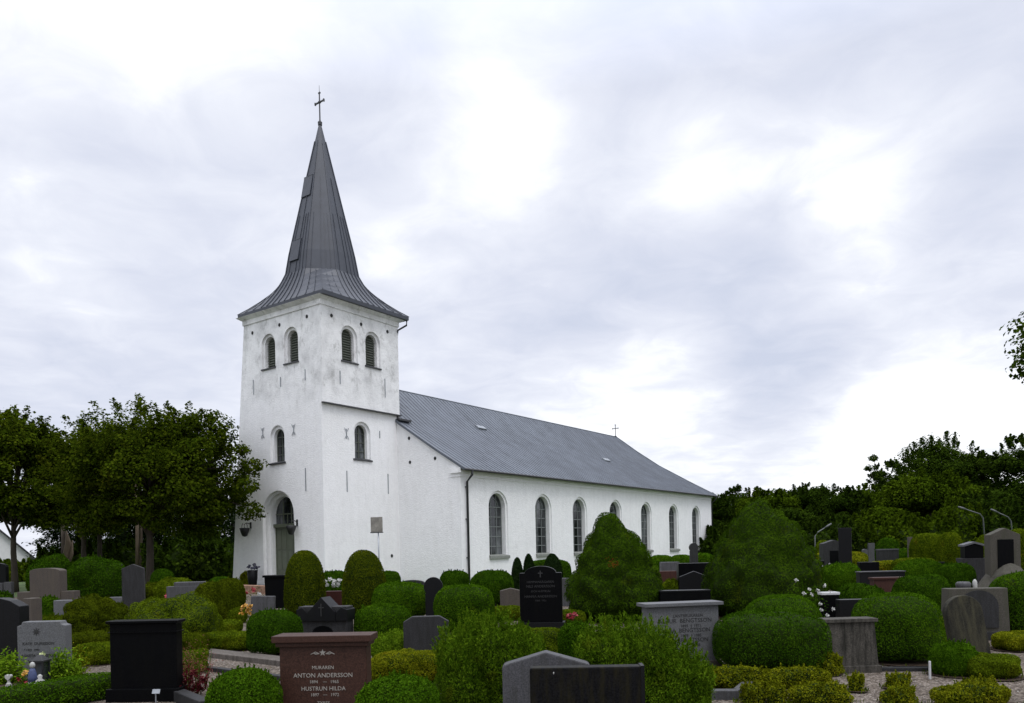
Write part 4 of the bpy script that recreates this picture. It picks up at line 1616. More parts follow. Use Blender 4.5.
bush('low_hedge', 'dark low hedge edging the plot below the lumpy bush', 'hedge', 68, 112, 632, 653, 'olive', 4, .5, .3, group=G2, amp=.06, freq=6)
bush('low_hedge', 'yellow-green low hedge beside the big black headstone', 'hedge', 76, 112, 643, 664, 'moss', 3.5, .5, .25, group=G2, amp=.06, freq=6)
bush('low_hedge', 'olive hedge in the shade of the mounded bush beside the black headstone', 'hedge', 176, 205, 634, 656, 'olive', 3.5, .5, .25, group=G2, amp=.08, freq=6)
bush('low_hedge', 'yellow-green hedge behind the pink feathery flowers', 'hedge', 178, 203, 651, 672, 'moss', 3.5, .5, .25, group=G2, amp=.08, freq=6)
G3 = 'tall bullet-shaped bushes by the church door'
bush('bullet_bush', 'tall bullet-shaped clipped bush nearer the church door', 'bush', 284, 324, 551, 616, 'olive', 2.35, .33, group=G3, amp=.012, cover=3)
bush('bullet_bush', 'tall bullet-shaped clipped bush below the sign board', 'bush', 342, 385, 550, 616, 'olive', 2.3, .33, group=G3, amp=.012, cover=3)
bush('bush', 'clipped bush between the two bullet-shaped bushes against the tower', 'bush', 320, 350, 571, 596, 'yew', 2.8, .5, group=G1)
bush('bush', 'small round bush against the nave gable beside the bullet bush', 'bush', 378, 400, 571, 592, 'yew', 2.5, .5, group=G1)
bush('bush', 'bright round bush with bristling top behind the red granite gravestone', 'bush', 352, 410, 604, 640, 'box', 2.5, .5, group=G1, spread=.9, shoots=60, shoot_len=.08)
bush('bush', 'flat-topped clipped bush beside the round-headed dark stele', 'bush', 371, 429, 583, 619, 'box', 3.2, .5, group=G1)
bush('bush', 'clipped dome against the corner of the nave by the downpipe', 'bush', 439, 468, 571, 594, 'yew', 2.8, .5, group=G1)
bush('bush', 'big flat-topped bush between the stele and the fluffy evergreen', 'bush', 433, 492, 585, 631, 'box', 3.3, .5, group=G1)
bush('bush', 'oval dark clipped bush below the first nave window', 'bush', 470, 514, 570, 605, 'yew', 2.6, .5, group=G1)
bush('bush', 'light green small bush with two lobes beside the weathered clipped-corner headstone', 'bush', 368, 404, 631, 659, 'bright', 2.5, .45, None, None, [(-.3, -.2, .65, .85), (.4, .1, .58, 1)], .05, 5, group=G1)
bush('low_hedge', 'golden yellow low hedge in front of the weathered clipped-corner headstone', 'hedge', 366, 446, 652, 681, 'gold', 4, .5, .28, group=G2, amp=.06, freq=8, spread=.9)
bush('low_hedge', 'golden hedge behind the fluffy evergreen, below the shouldered black stone', 'hedge', 487, 562, 628, 656, 'moss', 4, .5, .3, 10.4, group=G2, amp=.06, freq=7)
bush('bush', 'dark round bush between the two fluffy evergreens', 'bush', 556, 594, 622, 668, 'yew', 2.5, .5, None, 9.6, group=G1)
bush('low_hedge', 'yellowish hedge at the foot of the small grey stone beside the black one', 'hedge', 490, 522, 606, 620, 'moss', 4, .5, .3, group=G2, amp=.05)
bush('low_hedge', 'yellowish hedge between the shouldered black stone and the red-spotted cone tree', 'hedge', 557, 584, 610, 624, 'moss', 4, .5, .3, group=G2, amp=.05)
G4 = 'fluffy evergreens behind the front gravestones'
bush('fluffy_evergreen', 'fluffy light green evergreen with upright shoots behind the grey gabled stone', 'shrub', 433, 533, 628, 730, 'thuja', 2.5, .45, .5, 7.9, [(-.35, 0, .6, .94), (.22, .1, .62, 1), (.72, .25, .42, .80)], .07, 5, .03, .32, 2.6, .9, .10, 230, .20, G4, up_bias=.8)
bush('fluffy_evergreen', 'fluffy light green evergreen with upright shoots between the black stone and the lettered light stone', 'shrub', 578, 702, 632, 735, 'thuja', 2.5, .45, .5, 7.6, [(-.48, .1, .52, 1.0), (.02, 0, .56, .95), (.44, -.05, .46, .72), (.72, -.1, .28, .5)], .07, 5, .03, .32, 2.6, .9, .10, 230, .20, G4, up_bias=.8)
G5 = 'dwarf cypresses below the nave windows'
bush('dwarf_cypress', 'very dark pointed dwarf cypress with two tips behind the shouldered black stone', 'shrub', 510, 535, 551, 597, 'cypress', 2.0, .3, None, None, [(-.45, 0, .52, .88), (.45, .1, .54, 1)], .05, 6, group=G5)
bush('dwarf_cypress', 'very dark single dwarf cypress below the second nave window', 'shrub', 541, 562, 551, 595, 'cypress', 2.0, .3, amp=.05, freq=6, group=G5)
bush('bush', 'clipped hedge between and behind the dark dwarf cypresses', 'bush', 525, 570, 560, 587, 'yew', 4, .5, .5, group=G1)
G6 = 'big cone-shaped dwarf spruces'
KNOB[:] = [.16, 230, 75.0]
bush('cone_spruce', 'big dense cone-shaped evergreen with a rusty red patch below its tip', 'tree', 565, 661, 511, 620, 'spruce', 1.32, .27, None, None, None, .03, 4, .045, .4, 5.5, .22, .09, 0, .1, G6, (612, 559, .16), cap=52000)
bush('cone_spruce', 'biggest broad cone-shaped evergreen in front of the far end of the nave', 'tree', 704, 817, 498, 616, 'spruce', 1.42, .27, None, None, None, .03, 4, .045, .4, 5.5, .22, .09, 0, .1, G6, cap=56000)
KNOB[0] = 0
bush('box_bush', 'broad boxy clipped bush beside the lettered light gravestone', 'bush', 716, 821, 611, 672, 'yew', 3.2, .5, .55, group=G1, cover=4, amp=.03)
bush('bush', 'lighter domed bush rising behind the broad boxy bush', 'bush', 741, 818, 595, 655, 'box', 2.4, .5, .45, 11.2, group=G1, shoots=50, shoot_len=.06)
bush('bush', 'large clipped ball bush between the tapered stone and the leaning round-headed stone', 'bush', 853, 936, 594, 671, 'box', 2.9, .5, d=10.6, group=G1, cover=4, amp=.03)
bush('bush', 'low bright bush at the foot of the leaning round-headed stone', 'bush', 929, 973, 643, 675, 'box', 2.4, .45, group=G1, amp=.05, freq=6)
bush('low_hedge', 'yellow-olive hedge in front of the leaning round-headed stone', 'hedge', 962, 1012, 655, 677, 'moss', 3.2, .5, .28, group=G2, amp=.08, freq=6)
bush('low_hedge', 'golden hedge climbing behind the large ball bush', 'hedge', 930, 962, 618, 648, 'gold', 3, .5, .4, group=G2, amp=.08, freq=6)
bush('low_hedge', 'golden hedge with three tiers beside the wide arched-panel stone', 'hedge', 940, 968, 634, 652, 'gold', 3, .5, .3, group=G2, amp=.08, freq=6)
bush('low_hedge', 'golden hedge beyond the leaning stone towards the picture edge', 'hedge', 994, 1040, 632, 650, 'gold', 3.5, .5, .3, group=G2, amp=.08, freq=6)
bush('bush', 'tall clipped bush cut off by the picture edge beside the wide arched-panel stone', 'bush', 992, 1050, 573, 636, 'box', 3, .5, group=G1, amp=.03)
bush('bush', 'oval clipped bush behind the large ball bush and the wide stone', 'bush', 893, 946, 575, 616, 'yew', 2.7, .5, group=G1)
bush('bush', 'dark round bush in front of the gabled black stone', 'bush', 935, 971, 563, 597, 'yew', 2.7, .5, group=G1)
bush('bush', 'loose low bush between the red-brown stone and the bullet pair', 'bush', 896, 940, 560, 585, 'box', 2.3, .45, group=G1, amp=.06)
G7 = 'tall clipped pair before the wood'
bush('bullet_bush', 'broader of the two tall clipped bushes standing side by side before the wood', 'bush', 911, 943, 533, 574, 'moss', 2.9, .45, group=G7, amp=.015)
bush('bullet_bush', 'narrower of the two tall clipped bushes standing side by side before the wood', 'bush', 938, 962, 533, 576, 'moss', 2.8, .45, group=G7, amp=.015)
bush('bullet_bush', 'tall clipped bush behind the niche stone, on the side of the gabled black stone', 'bush', 975, 1000, 534, 577, 'moss', 2.6, .45, group=G7, amp=.02)
bush('bullet_bush', 'tall clipped bush behind the niche stone at the picture edge', 'bush', 1004, 1034, 530, 577, 'moss', 2.6, .45, group=G7, amp=.02)
bush('bush', 'round clipped bush before the tall dark column', 'bush', 821, 859, 563, 593, 'box', 2.6, .5, group=G1)
bush('bush', 'low domed bush behind the wide dark stone next to the white-topped black one', 'bush', 834, 884, 584, 615, 'yew', 2.2, .5, None, 17.5, group=G1)
bush('bush', 'bright round small bush beside the grey niche tomb', 'bush', 815, 831, 540, 559, 'moss', 2.5, .5, None, 44, group=G1)
bush('low_hedge', 'distant yellow-green hedge behind the round bush and the column', 'hedge', 812, 866, 552, 561, 'gold', 4, .5, .5, 42, group=G2)
bush('low_hedge', 'distant yellow-green hedge behind the tall column by the dark low stone', 'hedge', 850, 864, 556, 565, 'gold', 4, .5, .5, 36, group=G2)
bush('low_hedge', 'bright yellow hedge below the dark stone with the pale top', 'hedge', 868, 905, 561, 572, 'gold', 4, .5, .5, 34, group=G2)
bush('low_hedge', 'rusty yellow hedge below the tall clipped pair', 'hedge', 893, 934, 558, 571, 'moss', 4, .5, .4, 33, group=G2)
bush('bush', 'distant dark clipped ball behind the dark stone with the pale top', 'bush', 890, 916, 549, 568, 'yew', 2.7, .5, group=G1)
bush('bush', 'distant small green ball near the wood above the pale topped stone', 'bush', 876, 898, 538, 560, 'yew', 2.5, .5, None, 52, group=G1)
bush('bush', 'small round bush beside the big cone evergreen, by the white-topped black stone', 'bush', 811, 826, 576, 598, 'yew', 2.5, .5, group=G1)
bush('bush', 'clipped dome below the last nave windows beside the grey block', 'bush', 648, 674, 555, 576, 'box', 2.6, .5, group=G1)
bush('bush', 'clipped dome against the nave behind the big black stones', 'bush', 668, 694, 555, 573, 'box', 2.6, .5, group=G1)
bush('bush', 'clipped dome beside the narrow dark stele at the nave wall', 'bush', 690, 714, 553, 572, 'box', 2.6, .5, group=G1)
bush('bush', 'yellow-green tuft in front of the reddish stone by the red-spotted cone tree', 'bush', 660, 681, 580, 600, 'moss', 2.2, .5, group=G1, amp=.08)
# golden hedge winding through the gravel by the boxy bush
for x0, x1, yt, yb, ry, m_, lab in [(702, 766, 667, 689, .12, 'gold', 'golden hedge run below the lettered light gravestone'), (756, 824, 668, 689, .12, 'gold', 'golden hedge run below the broad boxy bush'),
                                    (806, 838, 653, 675, .16, 'gold', 'taller golden-green hedge at the foot of the tapered stone'), (737, 762, 684, 704, .10, 'gold', 'ragged golden tuft nearest the stone kerb corner'),
                                    (763, 782, 685, 705, .09, 'gold', 'ragged golden tuft between two others in the gravel'), (788, 848, 683, 704, .11, 'gold', 'wide ragged golden tuft in the gravel'),
                                    (845, 860, 675, 692, .08, 'gold', 'small lone golden tuft in the gravel beside the wide one'), (883, 907, 674, 689, .10, 'gold', 'golden tuft behind its twin in the gravel below the ball bush'),
                                    (879, 912, 687, 704, .11, 'gold', 'golden tuft cut by the picture edge below the ball bush'), (933, 1008, 684, 706, .16, 'gold', 'long ragged golden hedge cut by the lower picture edge below the white stake'),
                                    (958, 994, 679, 694, .12, 'gold', 'golden hedge tuft behind the long ragged one')]:
    bush('golden_tuft' if 'tuft' in lab else 'low_hedge', lab, 'hedge', x0, x1, yt, yb, m_, 2.5, .5, ry, None, None, .11, 7, .022, .6, 2.2, 1.0, .07, 30, .05, 'golden hedges in the gravel')
# box edging round the flower bed
gA, gB = at_depth(-20, hor(0), 8.9), at_depth(112, hor(110), 9.6)
SEED[0] += 1
me = bush_mesh('box_edging', [(0, 0, .95, .20, .29, 4, .5)], .022, .6, 3.0, SEED[0], .05, 9, .8, .06)
tag(link('box_edging', me, [core, 'box'], None, (-5.12, 8.60, 0), math.radians(60)), 'dense low clipped box edging in front of the star headstone and its flowers', 'hedge')

# ================================================================== GRAVESTONES
def bevel_panel(root, w, h, bh, dep):
    pass


def star(root, w, h, bh, dep, m, cx=0, z=.8, s=.08, points=5, dx=True):
    mb = MB()
    pts = []
    for i in range(points * 2):
        rr = s if i % 2 == 0 else s * .42
        a = math.pi / 2 + math.pi * i / points
        pts.append((cx + rr * math.cos(a), bh + z * h + rr * math.sin(a)))
    n = len(pts)
    c0 = (cx, -dep / 2 - .004, bh + z * h)
    mb.add([(x, -dep / 2 - .002, zz) for x, zz in pts] + [c0], [(i, (i + 1) % n, n) for i in range(n)])
    if dx:
        for sg in (-1, 1):
            for k in (0, 1, 2):
                mb.tube([(cx + sg * s * .9, -dep / 2 - .002, bh + z * h - s * .3), (cx + sg * s * (2.0), -dep / 2 - .002, bh + z * h + s * (.25 - .35 * k)), (cx + sg * s * (3.3 - .4 * k), -dep / 2 - .002, bh + z * h - s * (.2 + .25 * (1 - k)))], .0035, 4)
    mb.build('star_ornament', m, root, fix=False)


stone('red-brown granite gravestone with moulded cap, carved star and inscription to Anton', 280, 367, 634, 728, 'rect', 'red_gr', .20, d=7.4, yaw=-3, cap=(.055, .062, 1),
      text=[('MURAREN', .055, 0, .685), ('ANTON ANDERSSON', .070, 0, .590), ('1894', .050, -.11, .522), ('—', .045, .02, .525), ('1965', .050, .13, .522), ('HUSTRUN HILDA', .066, 0, .438), ('1897', .050, -.10, .372), ('—', .045, .02, .375), ('1972', .050, .13, .372), ('TYRES', .052, 0, .275)],
      tmat=gold_txt, extra=lambda r_, w, h, bh, dep: star(r_, w, h, bh, dep, gold_txt, 0, .875, .034))
stone('light grey headstone with cut corners, dark star and lettering, behind bright green plants', 19, 67, 621, 686, 'notch', 'gr_light', .15, .11, yaw=0,
      text=[('KATE  DURESSON', .082, -.06, .645), ('* 1922  1990', .062, -.20, .555), ('AGNETA  DURESSON', .075, -.06, .465), ('* 1929', .062, -.2, .38)], tmat=dark_txt,
      extra=lambda r_, w, h, bh, dep: star(r_, w, h, bh, dep, dark_txt, -.06, .845, .06, 8, False))


def black_big(root, w, h, bh, dep):
    MB().box((0, 0, bh + h - .10), (w + .035, dep + .03, .012)).build('moulding', 'black', root)


stone('big square black granite headstone with thin cap on a stepped black plinth', 111, 178, 620, 700, 'rect', 'black', .16, yaw=-2, cap=(.03, .03), base=(.035, .15), extra=black_big)
stone('tall black headstone with curved shoulder, cut off by the picture edge', -26, 25, 598, 664, 'slant', 'black_worn', .22, .16, yaw=-6)
stone('broad stepped grey family gravestone with a tall arched centre', 33, 63, 568, 618, 'segment', 'gr_brown', .35, .10, yaw=0,
      extra=lambda r_, w, h, bh, dep: [MB().box((s * (w * .5 + .18), 0, .30), (.74 if False else .36, .30, .62 if False else .85)).build('wing', 'gr_brown', r_, False, .01) for s in (-1, 1)] +
      [MB().box((s * (w * .5 + .62), 0, .24), (.52, .28, .58)).build('outer_wing', 'gr_brown', r_, False, .01) for s in (-1, 1)])
stone('narrow brown pillar stone with a pale edge behind the star headstone', 25, 38, 598, 640, 'rect', 'gr_brown', .22, yaw=-25)
stone('pale grey square stone with a yellow tuft on top behind the star headstone', 55, 76, 600, 634, 'rect', 'gr_light', .2, yaw=0)
stone('dark arched stone at the picture edge before the cottage', -12, 7, 563, 592, 'segment', 'black_worn', .25, .2)
stone('small pale grey stone at the picture edge, beside its near twin', -6, 3, 583, 598, 'rect', 'gr_mid', .2)
stone('small pale grey stone next to the low dark bush and the maple trunk', 5, 12, 582, 598, 'rect', 'gr_mid', .2)
stone('tall dark grey stele with a pointed top behind the mounded bush', 123, 143, 564, 612, 'gable', 'gr_dark', .28, .22, yaw=18)
stone('slim dark stone with a white dot on top, close beside the tall stele', 117, 123, 566, 604, 'rect', 'black_worn', .2, yaw=0,
      extra=lambda r_, w, h, bh, dep: MB().lathe([(.02, 0), (.07, .03), (.06, .09), (.02, .11)], (0, 0, bh + h), 10).build('ornament', petal_white, r_, True))
stone('low pale stone slab at the foot of the tall stele', 109, 122, 597, 610, 'rect', 'gr_light', .2)
stone('grey desk-shaped gravestone with a flat raised top before the maple', 168, 203, 586, 612, 'rect', 'gr_mid', .35, yaw=14, text=[('FAMILJEN', .10, .05, .45)], tmat=dark_txt,
      extra=lambda r_, w, h, bh, dep: MB().box((.12, .05, bh + h + .05), (w * .86, .34, .13)).build('cap', 'gr_mid', r_, False, .02))
stone('small light grey rectangular stone beside the orange flowers', 250, 273, 596, 622, 'rect', 'gr_mid', .16, yaw=5, tilt=2)
stone('black gravestone widening to a flat cap in front of the church door', 265, 288, 575, 608, 'flare', 'black', .4, .10, yaw=10, cap=(.05, .06))


def temple(root, w, h, bh, dep):
    mb = MB()
    hw = w / 2
    slab = [(-hw * .56, 0), (hw * .56, 0), (hw * .56, .16), (0, .42), (-hw * .56, .16)]
    z = bh + h * .62
    me = slab_mb(slab, dep + .10, 0, 0, z).mesh('pediment', False, .008)
    link('pediment', me, 'black_worn', root)
    for s in (-1, 1):
        mb = MB()
        pts_ = [(s * (hw * .56), 0), (s * (hw * 1.04), 0), (s * hw * 1.04, .20), (s * hw * .80, .24), (s * hw * .56, .14)]
        if s < 0:
            pts_ = pts_[::-1]
        link('acroterion', slab_mb(pts_, dep + .08, 0, 0, z + .002).mesh('acroterion', False, .008), 'black_worn', root)
    ar = MB()
    o_ = [(.20 * math.cos(math.pi * i / 10), .13 * math.sin(math.pi * i / 10)) for i in range(11)]
    ar.add([(x, -dep / 2 - .004, bh + h * .30 + zz) for x, zz in o_], [tuple(range(11))])
    ar.build('arched_panel', 'black', root, fix=False)
    cr_ = MB()
    cr_.box((0, -dep / 2 - .055, z + .20), (.018, .01, .22))
    cr_.box((0, -dep / 2 - .0555, z + .24), (.10, .01, .018))
    cr_.build('carved_cross', faint_txt, root)


stone('dark temple-shaped gravestone with a pediment and carved cross behind the red granite one', 299, 350, 606, 645, 'rect', 'gr_dark', .3, d=14.0, yaw=-10, extra=temple)
stone('low dark red stone behind the temple-shaped gravestone, below the white flowers', 318, 346, 591, 612, 'rect', 'red_dark', .2)
stone('slender black stele with a round medallion head', 423, 442, 577, 622, 'medallion', 'black_worn', .18, yaw=5)
stone('long low dark stone lying at the foot of the nave gable', 398, 424, 580, 592, 'segment', 'gr_dark', .3, .12, d=29)
stone('weathered dark grey headstone with cut corners beside the golden hedge', 402, 447, 616, 660, 'clip', 'gr_dark', .14, .2, yaw=4)
stone('black headstone with an arched top between square shoulders and faint lettering', 519, 561, 566, 632, 'shoulder', 'black', .22, .16, yaw=-6, base=(.05, .2, 'black_worn'),
      text=[('HEMMANSÄGAREN', .075, 0, .70), ('NILS ANDERSSON', .085, 0, .62), ('OCH HUSTRUN', .065, 0, .535), ('HANNA ANDERSSON', .08, 0, .44), ('1860  1931', .06, 0, .37)], tmat=faint_txt,
      extra=lambda r_, w, h, bh, dep: (MB().box((0, -dep / 2 - .002, bh + h * .86), (.02, .006, .13)).box((0, -dep / 2 - .0025, bh + h * .875), (.09, .006, .02))).build('carved_cross', faint_txt, r_))
stone('small rough grey stone with a low pointed top beside the shouldered black stone', 499, 520, 588, 616, 'gable', 'gr_brown', .2, .12)
stone('pale grey stone half hidden between the shouldered black stone and the red-spotted cone tree', 560, 572, 578, 606, 'rect', 'gr_mid', .2)
stone('grey granite headstone with a low peaked top, standing behind the plain black one', 500, 587, 651, 735, 'peak', 'gr_mid', .16, .13, d=6.5, yaw=-3)


def stained(root, w, h, bh, dep):
    MB().box((w / 2 - .012, 0, bh + h / 2), (.028, dep + .012, h + .012)).build('edge_strip', 'black_worn', root)
    MB().lathe([(.003, 0), (.005, .01), (.002, .016)], (-w * .29, -dep / 2 - .012, bh + h - .045), 8).build('drip', petal_white, root)


stone('wide plain black headstone with mossy stains, nearest of all in the middle of the picture', 527, 640, 666, 745, 'rect', 'black_matt', .13, d=5.9, yaw=-2, extra=stained)
stone('grey stone block beside the reddish stone below the nave windows', 660, 678, 562, 588, 'rect', 'gr_mid', .4)
stone('reddish-brown low stone in front of the grey block', 654, 675, 571, 596, 'rect', 'red_brown', .3)
stone('large square black stone behind the house-shaped one', 677, 710, 563, 600, 'rect', 'black', .3)
stone('blue-black house-shaped gravestone with a gabled top in front of the large black one', 679, 707, 571, 604, 'gable', 'black_worn', .3, .2, yaw=-12, cap=None)
stone('long low black gravestone with a pale upper edge behind the lettered light stone', 658, 708, 590, 622, 'rect', 'black', .25, cap=(.01, .03), cap_mat='black_worn', base=(.03, .12))
stone('narrow dark stele against the nave wall below the last window', 689, 698, 543, 575, 'medallion', 'gr_dark', .2)
stone('light grey headstone with heavy cap and dark lettering to the Bengtsson family', 641, 716, 602, 671, 'rect', 'gr_light', .22, d=10.25, yaw=12, cap=(.05, .045), base=(.02, .12, 'gr_brown'),
      text=[('LANTBRUKAREN', .056, .06, .80), ('ARTUR  BENGTSSON', .080, .02, .70), ('1895  † 1971', .056, .10, .615), ('AGDA  BENGTSSON', .078, .02, .525), ('1899  † 1985', .056, .10, .44), ('NILS  BENGTSSON', .076, .03, .35), ('1928', .056, .17, .265)], tmat=dark_txt)
stone('small black stone with a white snow-like top edge beside the white roses', 819, 836, 592, 625, 'rect', 'black', .2, cap=(.01, .05), cap_mat=white_pl)
stone('wide dark stone in front of the low domed bush', 836, 882, 599, 628, 'rect', 'black_worn', .2)
stone('weathered grey stone with sloping sides, flat cap and dark streaks beside the ball bush', 817, 873, 618, 670, 'taper', 'gr_streaked', .2, .13, d=9.8, yaw=3, cap=(.03, .045), base=(.02, .09),
      )
stone('leaning lichen-dark stone with a round head', 951, 985, 595, 660, 'round', 'gr_lichen', .16, d=10.9, yaw=-8, tilt=-7.5, lean_back=-4)


def panel_arch(root, w, h, bh, dep):
    a = MB()
    n = 16
    o_ = [(-.30, 0), (.30, 0)] + [(.30 * math.cos(math.pi * i / n), .34 + .26 * math.sin(math.pi * i / n)) for i in range(n + 1)]
    vs = [(x, -dep / 2 - .02, bh + .06 + zz) for x, zz in o_] + [(x, -dep / 2 + .01, bh + .06 + zz) for x, zz in o_]
    m_ = len(o_)
    a.add(vs, [tuple(range(m_))] + [(i, (i + 1) % m_, m_ + (i + 1) % m_, m_ + i) for i in range(m_)])
    a.build('arched_panel', 'gr_dark', root)


stone('wide lichened stone with a sloping side and arched panel behind the leaning one', 943, 1003, 588, 648, 'taper', 'gr_weathered', .24, .06, d=12.6, yaw=-4, base=(.03, .14, 'gr_dark'), extra=panel_arch)


def niche(root, w, h, bh, dep):
    fr = MB()
    a, zt, zb = w * .26, bh + h * .84, bh + h * .40
    fr.box((0, -dep / 2 - .012, (zt + zb) / 2), (a * 2, .03, zt - zb))
    fr.build('plaque', 'black', root, False, .004)
    rock = MB()
    r2 = np.random.default_rng(3)
    D, Fc = sphere_grid(16, 10)
    rad = .5 * (1 + .12 * lump(D, 9, 3.0))
    V = D * rad[:, None] * np.array([1.75 * w, 1.15, 1.35]) + np.array([0, -.05, .30])
    rock.add([tuple(v) for v in V], Fc)
    rock.build('rock_base', 'gr_weathered', root)


stone('tall grey stone with pointed head and dark plaque on a rough rock base', 988, 1016, 528, 601, 'gable', 'gr_weathered', .34, .24, d=20.5, yaw=-8, extra=niche)


def gable_roof(root, w, h, bh, dep):
    mb = MB()
    for s in (-1, 1):
        mb.add([(0, -dep / 2 - .05, bh + h + .02), (s * (w / 2 + .05), -dep / 2 - .05, bh + h - .14 * w), (s * (w / 2 + .05), dep / 2 + .05, bh + h - .14 * w), (0, dep / 2 + .05, bh + h + .02),
                (0, -dep / 2 - .05, bh + h + .08), (s * (w / 2 + .05), -dep / 2 - .05, bh + h - .14 * w + .06), (s * (w / 2 + .05), dep / 2 + .05, bh + h - .14 * w + .06), (0, dep / 2 + .05, bh + h + .08)],
               [(0, 1, 2, 3), (4, 7, 6, 5), (0, 4, 5, 1), (1, 5, 6, 2), (2, 6, 7, 3)])
    mb.build('roof_edge', 'gr_light', root)


stone('black gabled gravestone with a pale roof edge on a tall grey base', 963, 980, 544, 590, 'gable', 'black', .4, .14, d=26, yaw=-10, base=(.10, .95, 'gr_dark'), extra=gable_roof)
stone('wide red-brown gravestone with a thin cap before the grey long stone', 871, 912, 577, 606, 'rect', 'red_brown', .25, cap=(.03, .05), yaw=0)
stone('long grey stone wall-like gravestone behind the red-brown one', 857, 902, 571, 596, 'rect', 'black_worn', .25, cap=(.02, .03), cap_mat='gr_mid')
stone('low black stone before the tall dark column', 858, 877, 562, 580, 'rect', 'black', .3)
stone('dark square stone with a pale top below the wood', 877, 897, 549, 572, 'rect', 'gr_dark', .3, cap=(.02, .06), cap_mat='gr_mid')
stone('tall dark column-like gravestone standing against the wood', 839, 851, 528, 580, 'rect', 'black_worn', .55, d=33, yaw=-24)
stone('tiny black stone beside the round bush before the column', 811, 823, 561, 580, 'rect', 'black', .2)


def tomb(root, w, h, bh, dep):
    MB().box((.04, -dep / 2 - .004, bh + h * .42), (w * .5, .02, h * .55)).build('recess_shade', 'black', root)  # black block on the solid face, painting the shade of the opening


stone('grey niche tomb with a dark opening and low pointed top near the wood', 821, 843, 540, 570, 'gable', 'gr_dark', .5, .16, d=37, extra=tomb)
stone('small pale brown post stone before the tall clipped pair', 908, 914, 537, 566, 'rect', 'gr_brown', .2, d=38)
stone('small dark stone with wings low behind the loose bush', 933, 944, 562, 580, 'rect', 'black', .2, d=30)
stone('small pale stone far off below the wood, beside the tall column', 862, 867, 549, 560, 'segment', 'gr_mid', .2, .3, d=48)
stone('tiny grey stone far off at the foot of the wood beside a hedge', 868, 874, 543, 556, 'rect', 'gr_mid', .2, d=56)
# kerbs
def kerb(label, pts, w=.14, h=.13, m='gr_mid'):
    mb = MB()
    for a, b in zip(pts[:-1], pts[1:]):
        a, b = Vector(a), Vector(b)
        dlt = b - a
        mb.box(((a.x + b.x) / 2, (a.y + b.y) / 2, h / 2 - .02), (dlt.length + w * .0, w, h + .04), math.atan2(dlt.y, dlt.x))
    return tag(mb.build('kerb', m, None, False, .012), label, 'kerb', 'stone kerbs round the plots')


def gp_(px, py):
    a, b = pix_dir(px, py)
    d = -EYE / b
    return (a * d, d, 0)


kerb('broad grey stone kerb step running behind the red granite gravestone', [gp_(190, 653), gp_(292, 665)], .34, .08, 'gr_pale_brown')
kerb('thin grey kerb at the foot of the mounded bush', [gp_(192, 646), gp_(258, 643)], .22, .07, 'gr_brown')
kerb('dark kerb stone beside the big black headstone', [gp_(176, 699), gp_(206, 712)], .14, .12, 'gr_dark')
kerb('low grey kerb line in the gravel beside the red granite gravestone', [gp_(196, 669), gp_(290, 681)], .10, .06, 'gr_dark')
kerb('grey kerb corner in the gravel below the golden hedge', [gp_(690, 699), gp_(738, 699), gp_(748, 690)], .12, .10, 'gr_mid')
kerb('grey kerb under the large ball bush', [gp_(864, 671), gp_(934, 671)], .10, .05, 'gr_dark')
# small stakes
p = gp_(930, 679)
tag(MB().box((0, 0, .09), (.022, .022, .24)).build('marker_stake', white_pl, None, False, .004, p), 'short white marker stake in the gravel beside the low bright bush', 'stake')
p = gp_(158, 703)
st = empty('name_stake', (p[0], p[1] - .05, 0))
tag(st, 'small grey plate on a stake at the foot of the big black headstone', 'stake')
MB().box((0, 0, .06), (.012, .008, .14)).build('stake', greymetal, st)
o = MB().box((0, 0, 0), (.085, .006, .05)).build('plate', greymetal, st)
o.location = (.01, -.01, .14)
o.rotation_euler = (math.radians(-25), 0, 0)
# ------------------------------------------------------------------ flowers and grave goods
bd = at_depth(22, hor(22), 9.45)
mb = MB()
mb.add([(bd.x - .75, bd.y - .6, -.02), (bd.x + .62, bd.y - .6, -.02), (bd.x + .85, bd.y + .8, -.02), (bd.x - .75, bd.y + .8, -.02), (bd.x - .6, bd.y - .4, .13), (bd.x + .45, bd.y - .4, .13), (bd.x + .6, bd.y + .6, .13), (bd.x - .6, bd.y + .6, .13)],
       [(4, 5, 6, 7), (0, 1, 5, 4), (1, 2, 6, 5), (2, 3, 7, 6), (3, 0, 4, 7)])
tag(mb.build('soil_bed', 'soil'), kind='structure')
plant('flowering_plant', 'bright light green leafy plant beside the lantern on the star grave', 'plant', 60, 682, 46, 36, 'bright', .05, 2600, 1, d=9.6)
plant('flowering_plant', 'bright light green leafy plant at the picture edge beside the star grave', 'plant', 4, 684, 44, 34, 'bright', .05, 2400, 2, d=9.6)
plant('flowering_plant', 'yellow-tinged leafy plant at the corner of the star headstone', 'plant', 74, 674, 40, 26, 'gold', .035, 1200, 3, d=10.3)
plant('flowering_plant', 'small plant with yellow and red flowers before the star headstone', 'plant', 22, 686, 24, 16, 'yew', .03, 260, 4, ((.2, .95, .05, petal_yellow), (-.4, .7, .04, petal_red), (.6, .6, .035, petal_red)), d=9.35)
plant('flowering_plant', 'pale flowering tuft over the star headstone lettering', 'plant', 43, 684, 36, 16, 'bright', .03, 200, 5, ((0, .95, .05, simple('petal_pale', (.45, .5, .25), .6, 0, .2, 30, 0)),), d=9.9)
g = at_depth(38, hor(38), 9.3)
ln_ = empty('grave_lantern', (g.x, g.y, .13))
tag(ln_, 'black metal grave lantern with glass sides among the bright plants', 'lantern')
mb = MB()
mb.box((0, 0, .03), (.15, .15, .06))
for sx in (-1, 1):
    for sy in (-1, 1):
        mb.box((sx * .065, sy * .065, .17), (.02, .02, .24))
mb.box((0, 0, .295), (.17, .17, .025))
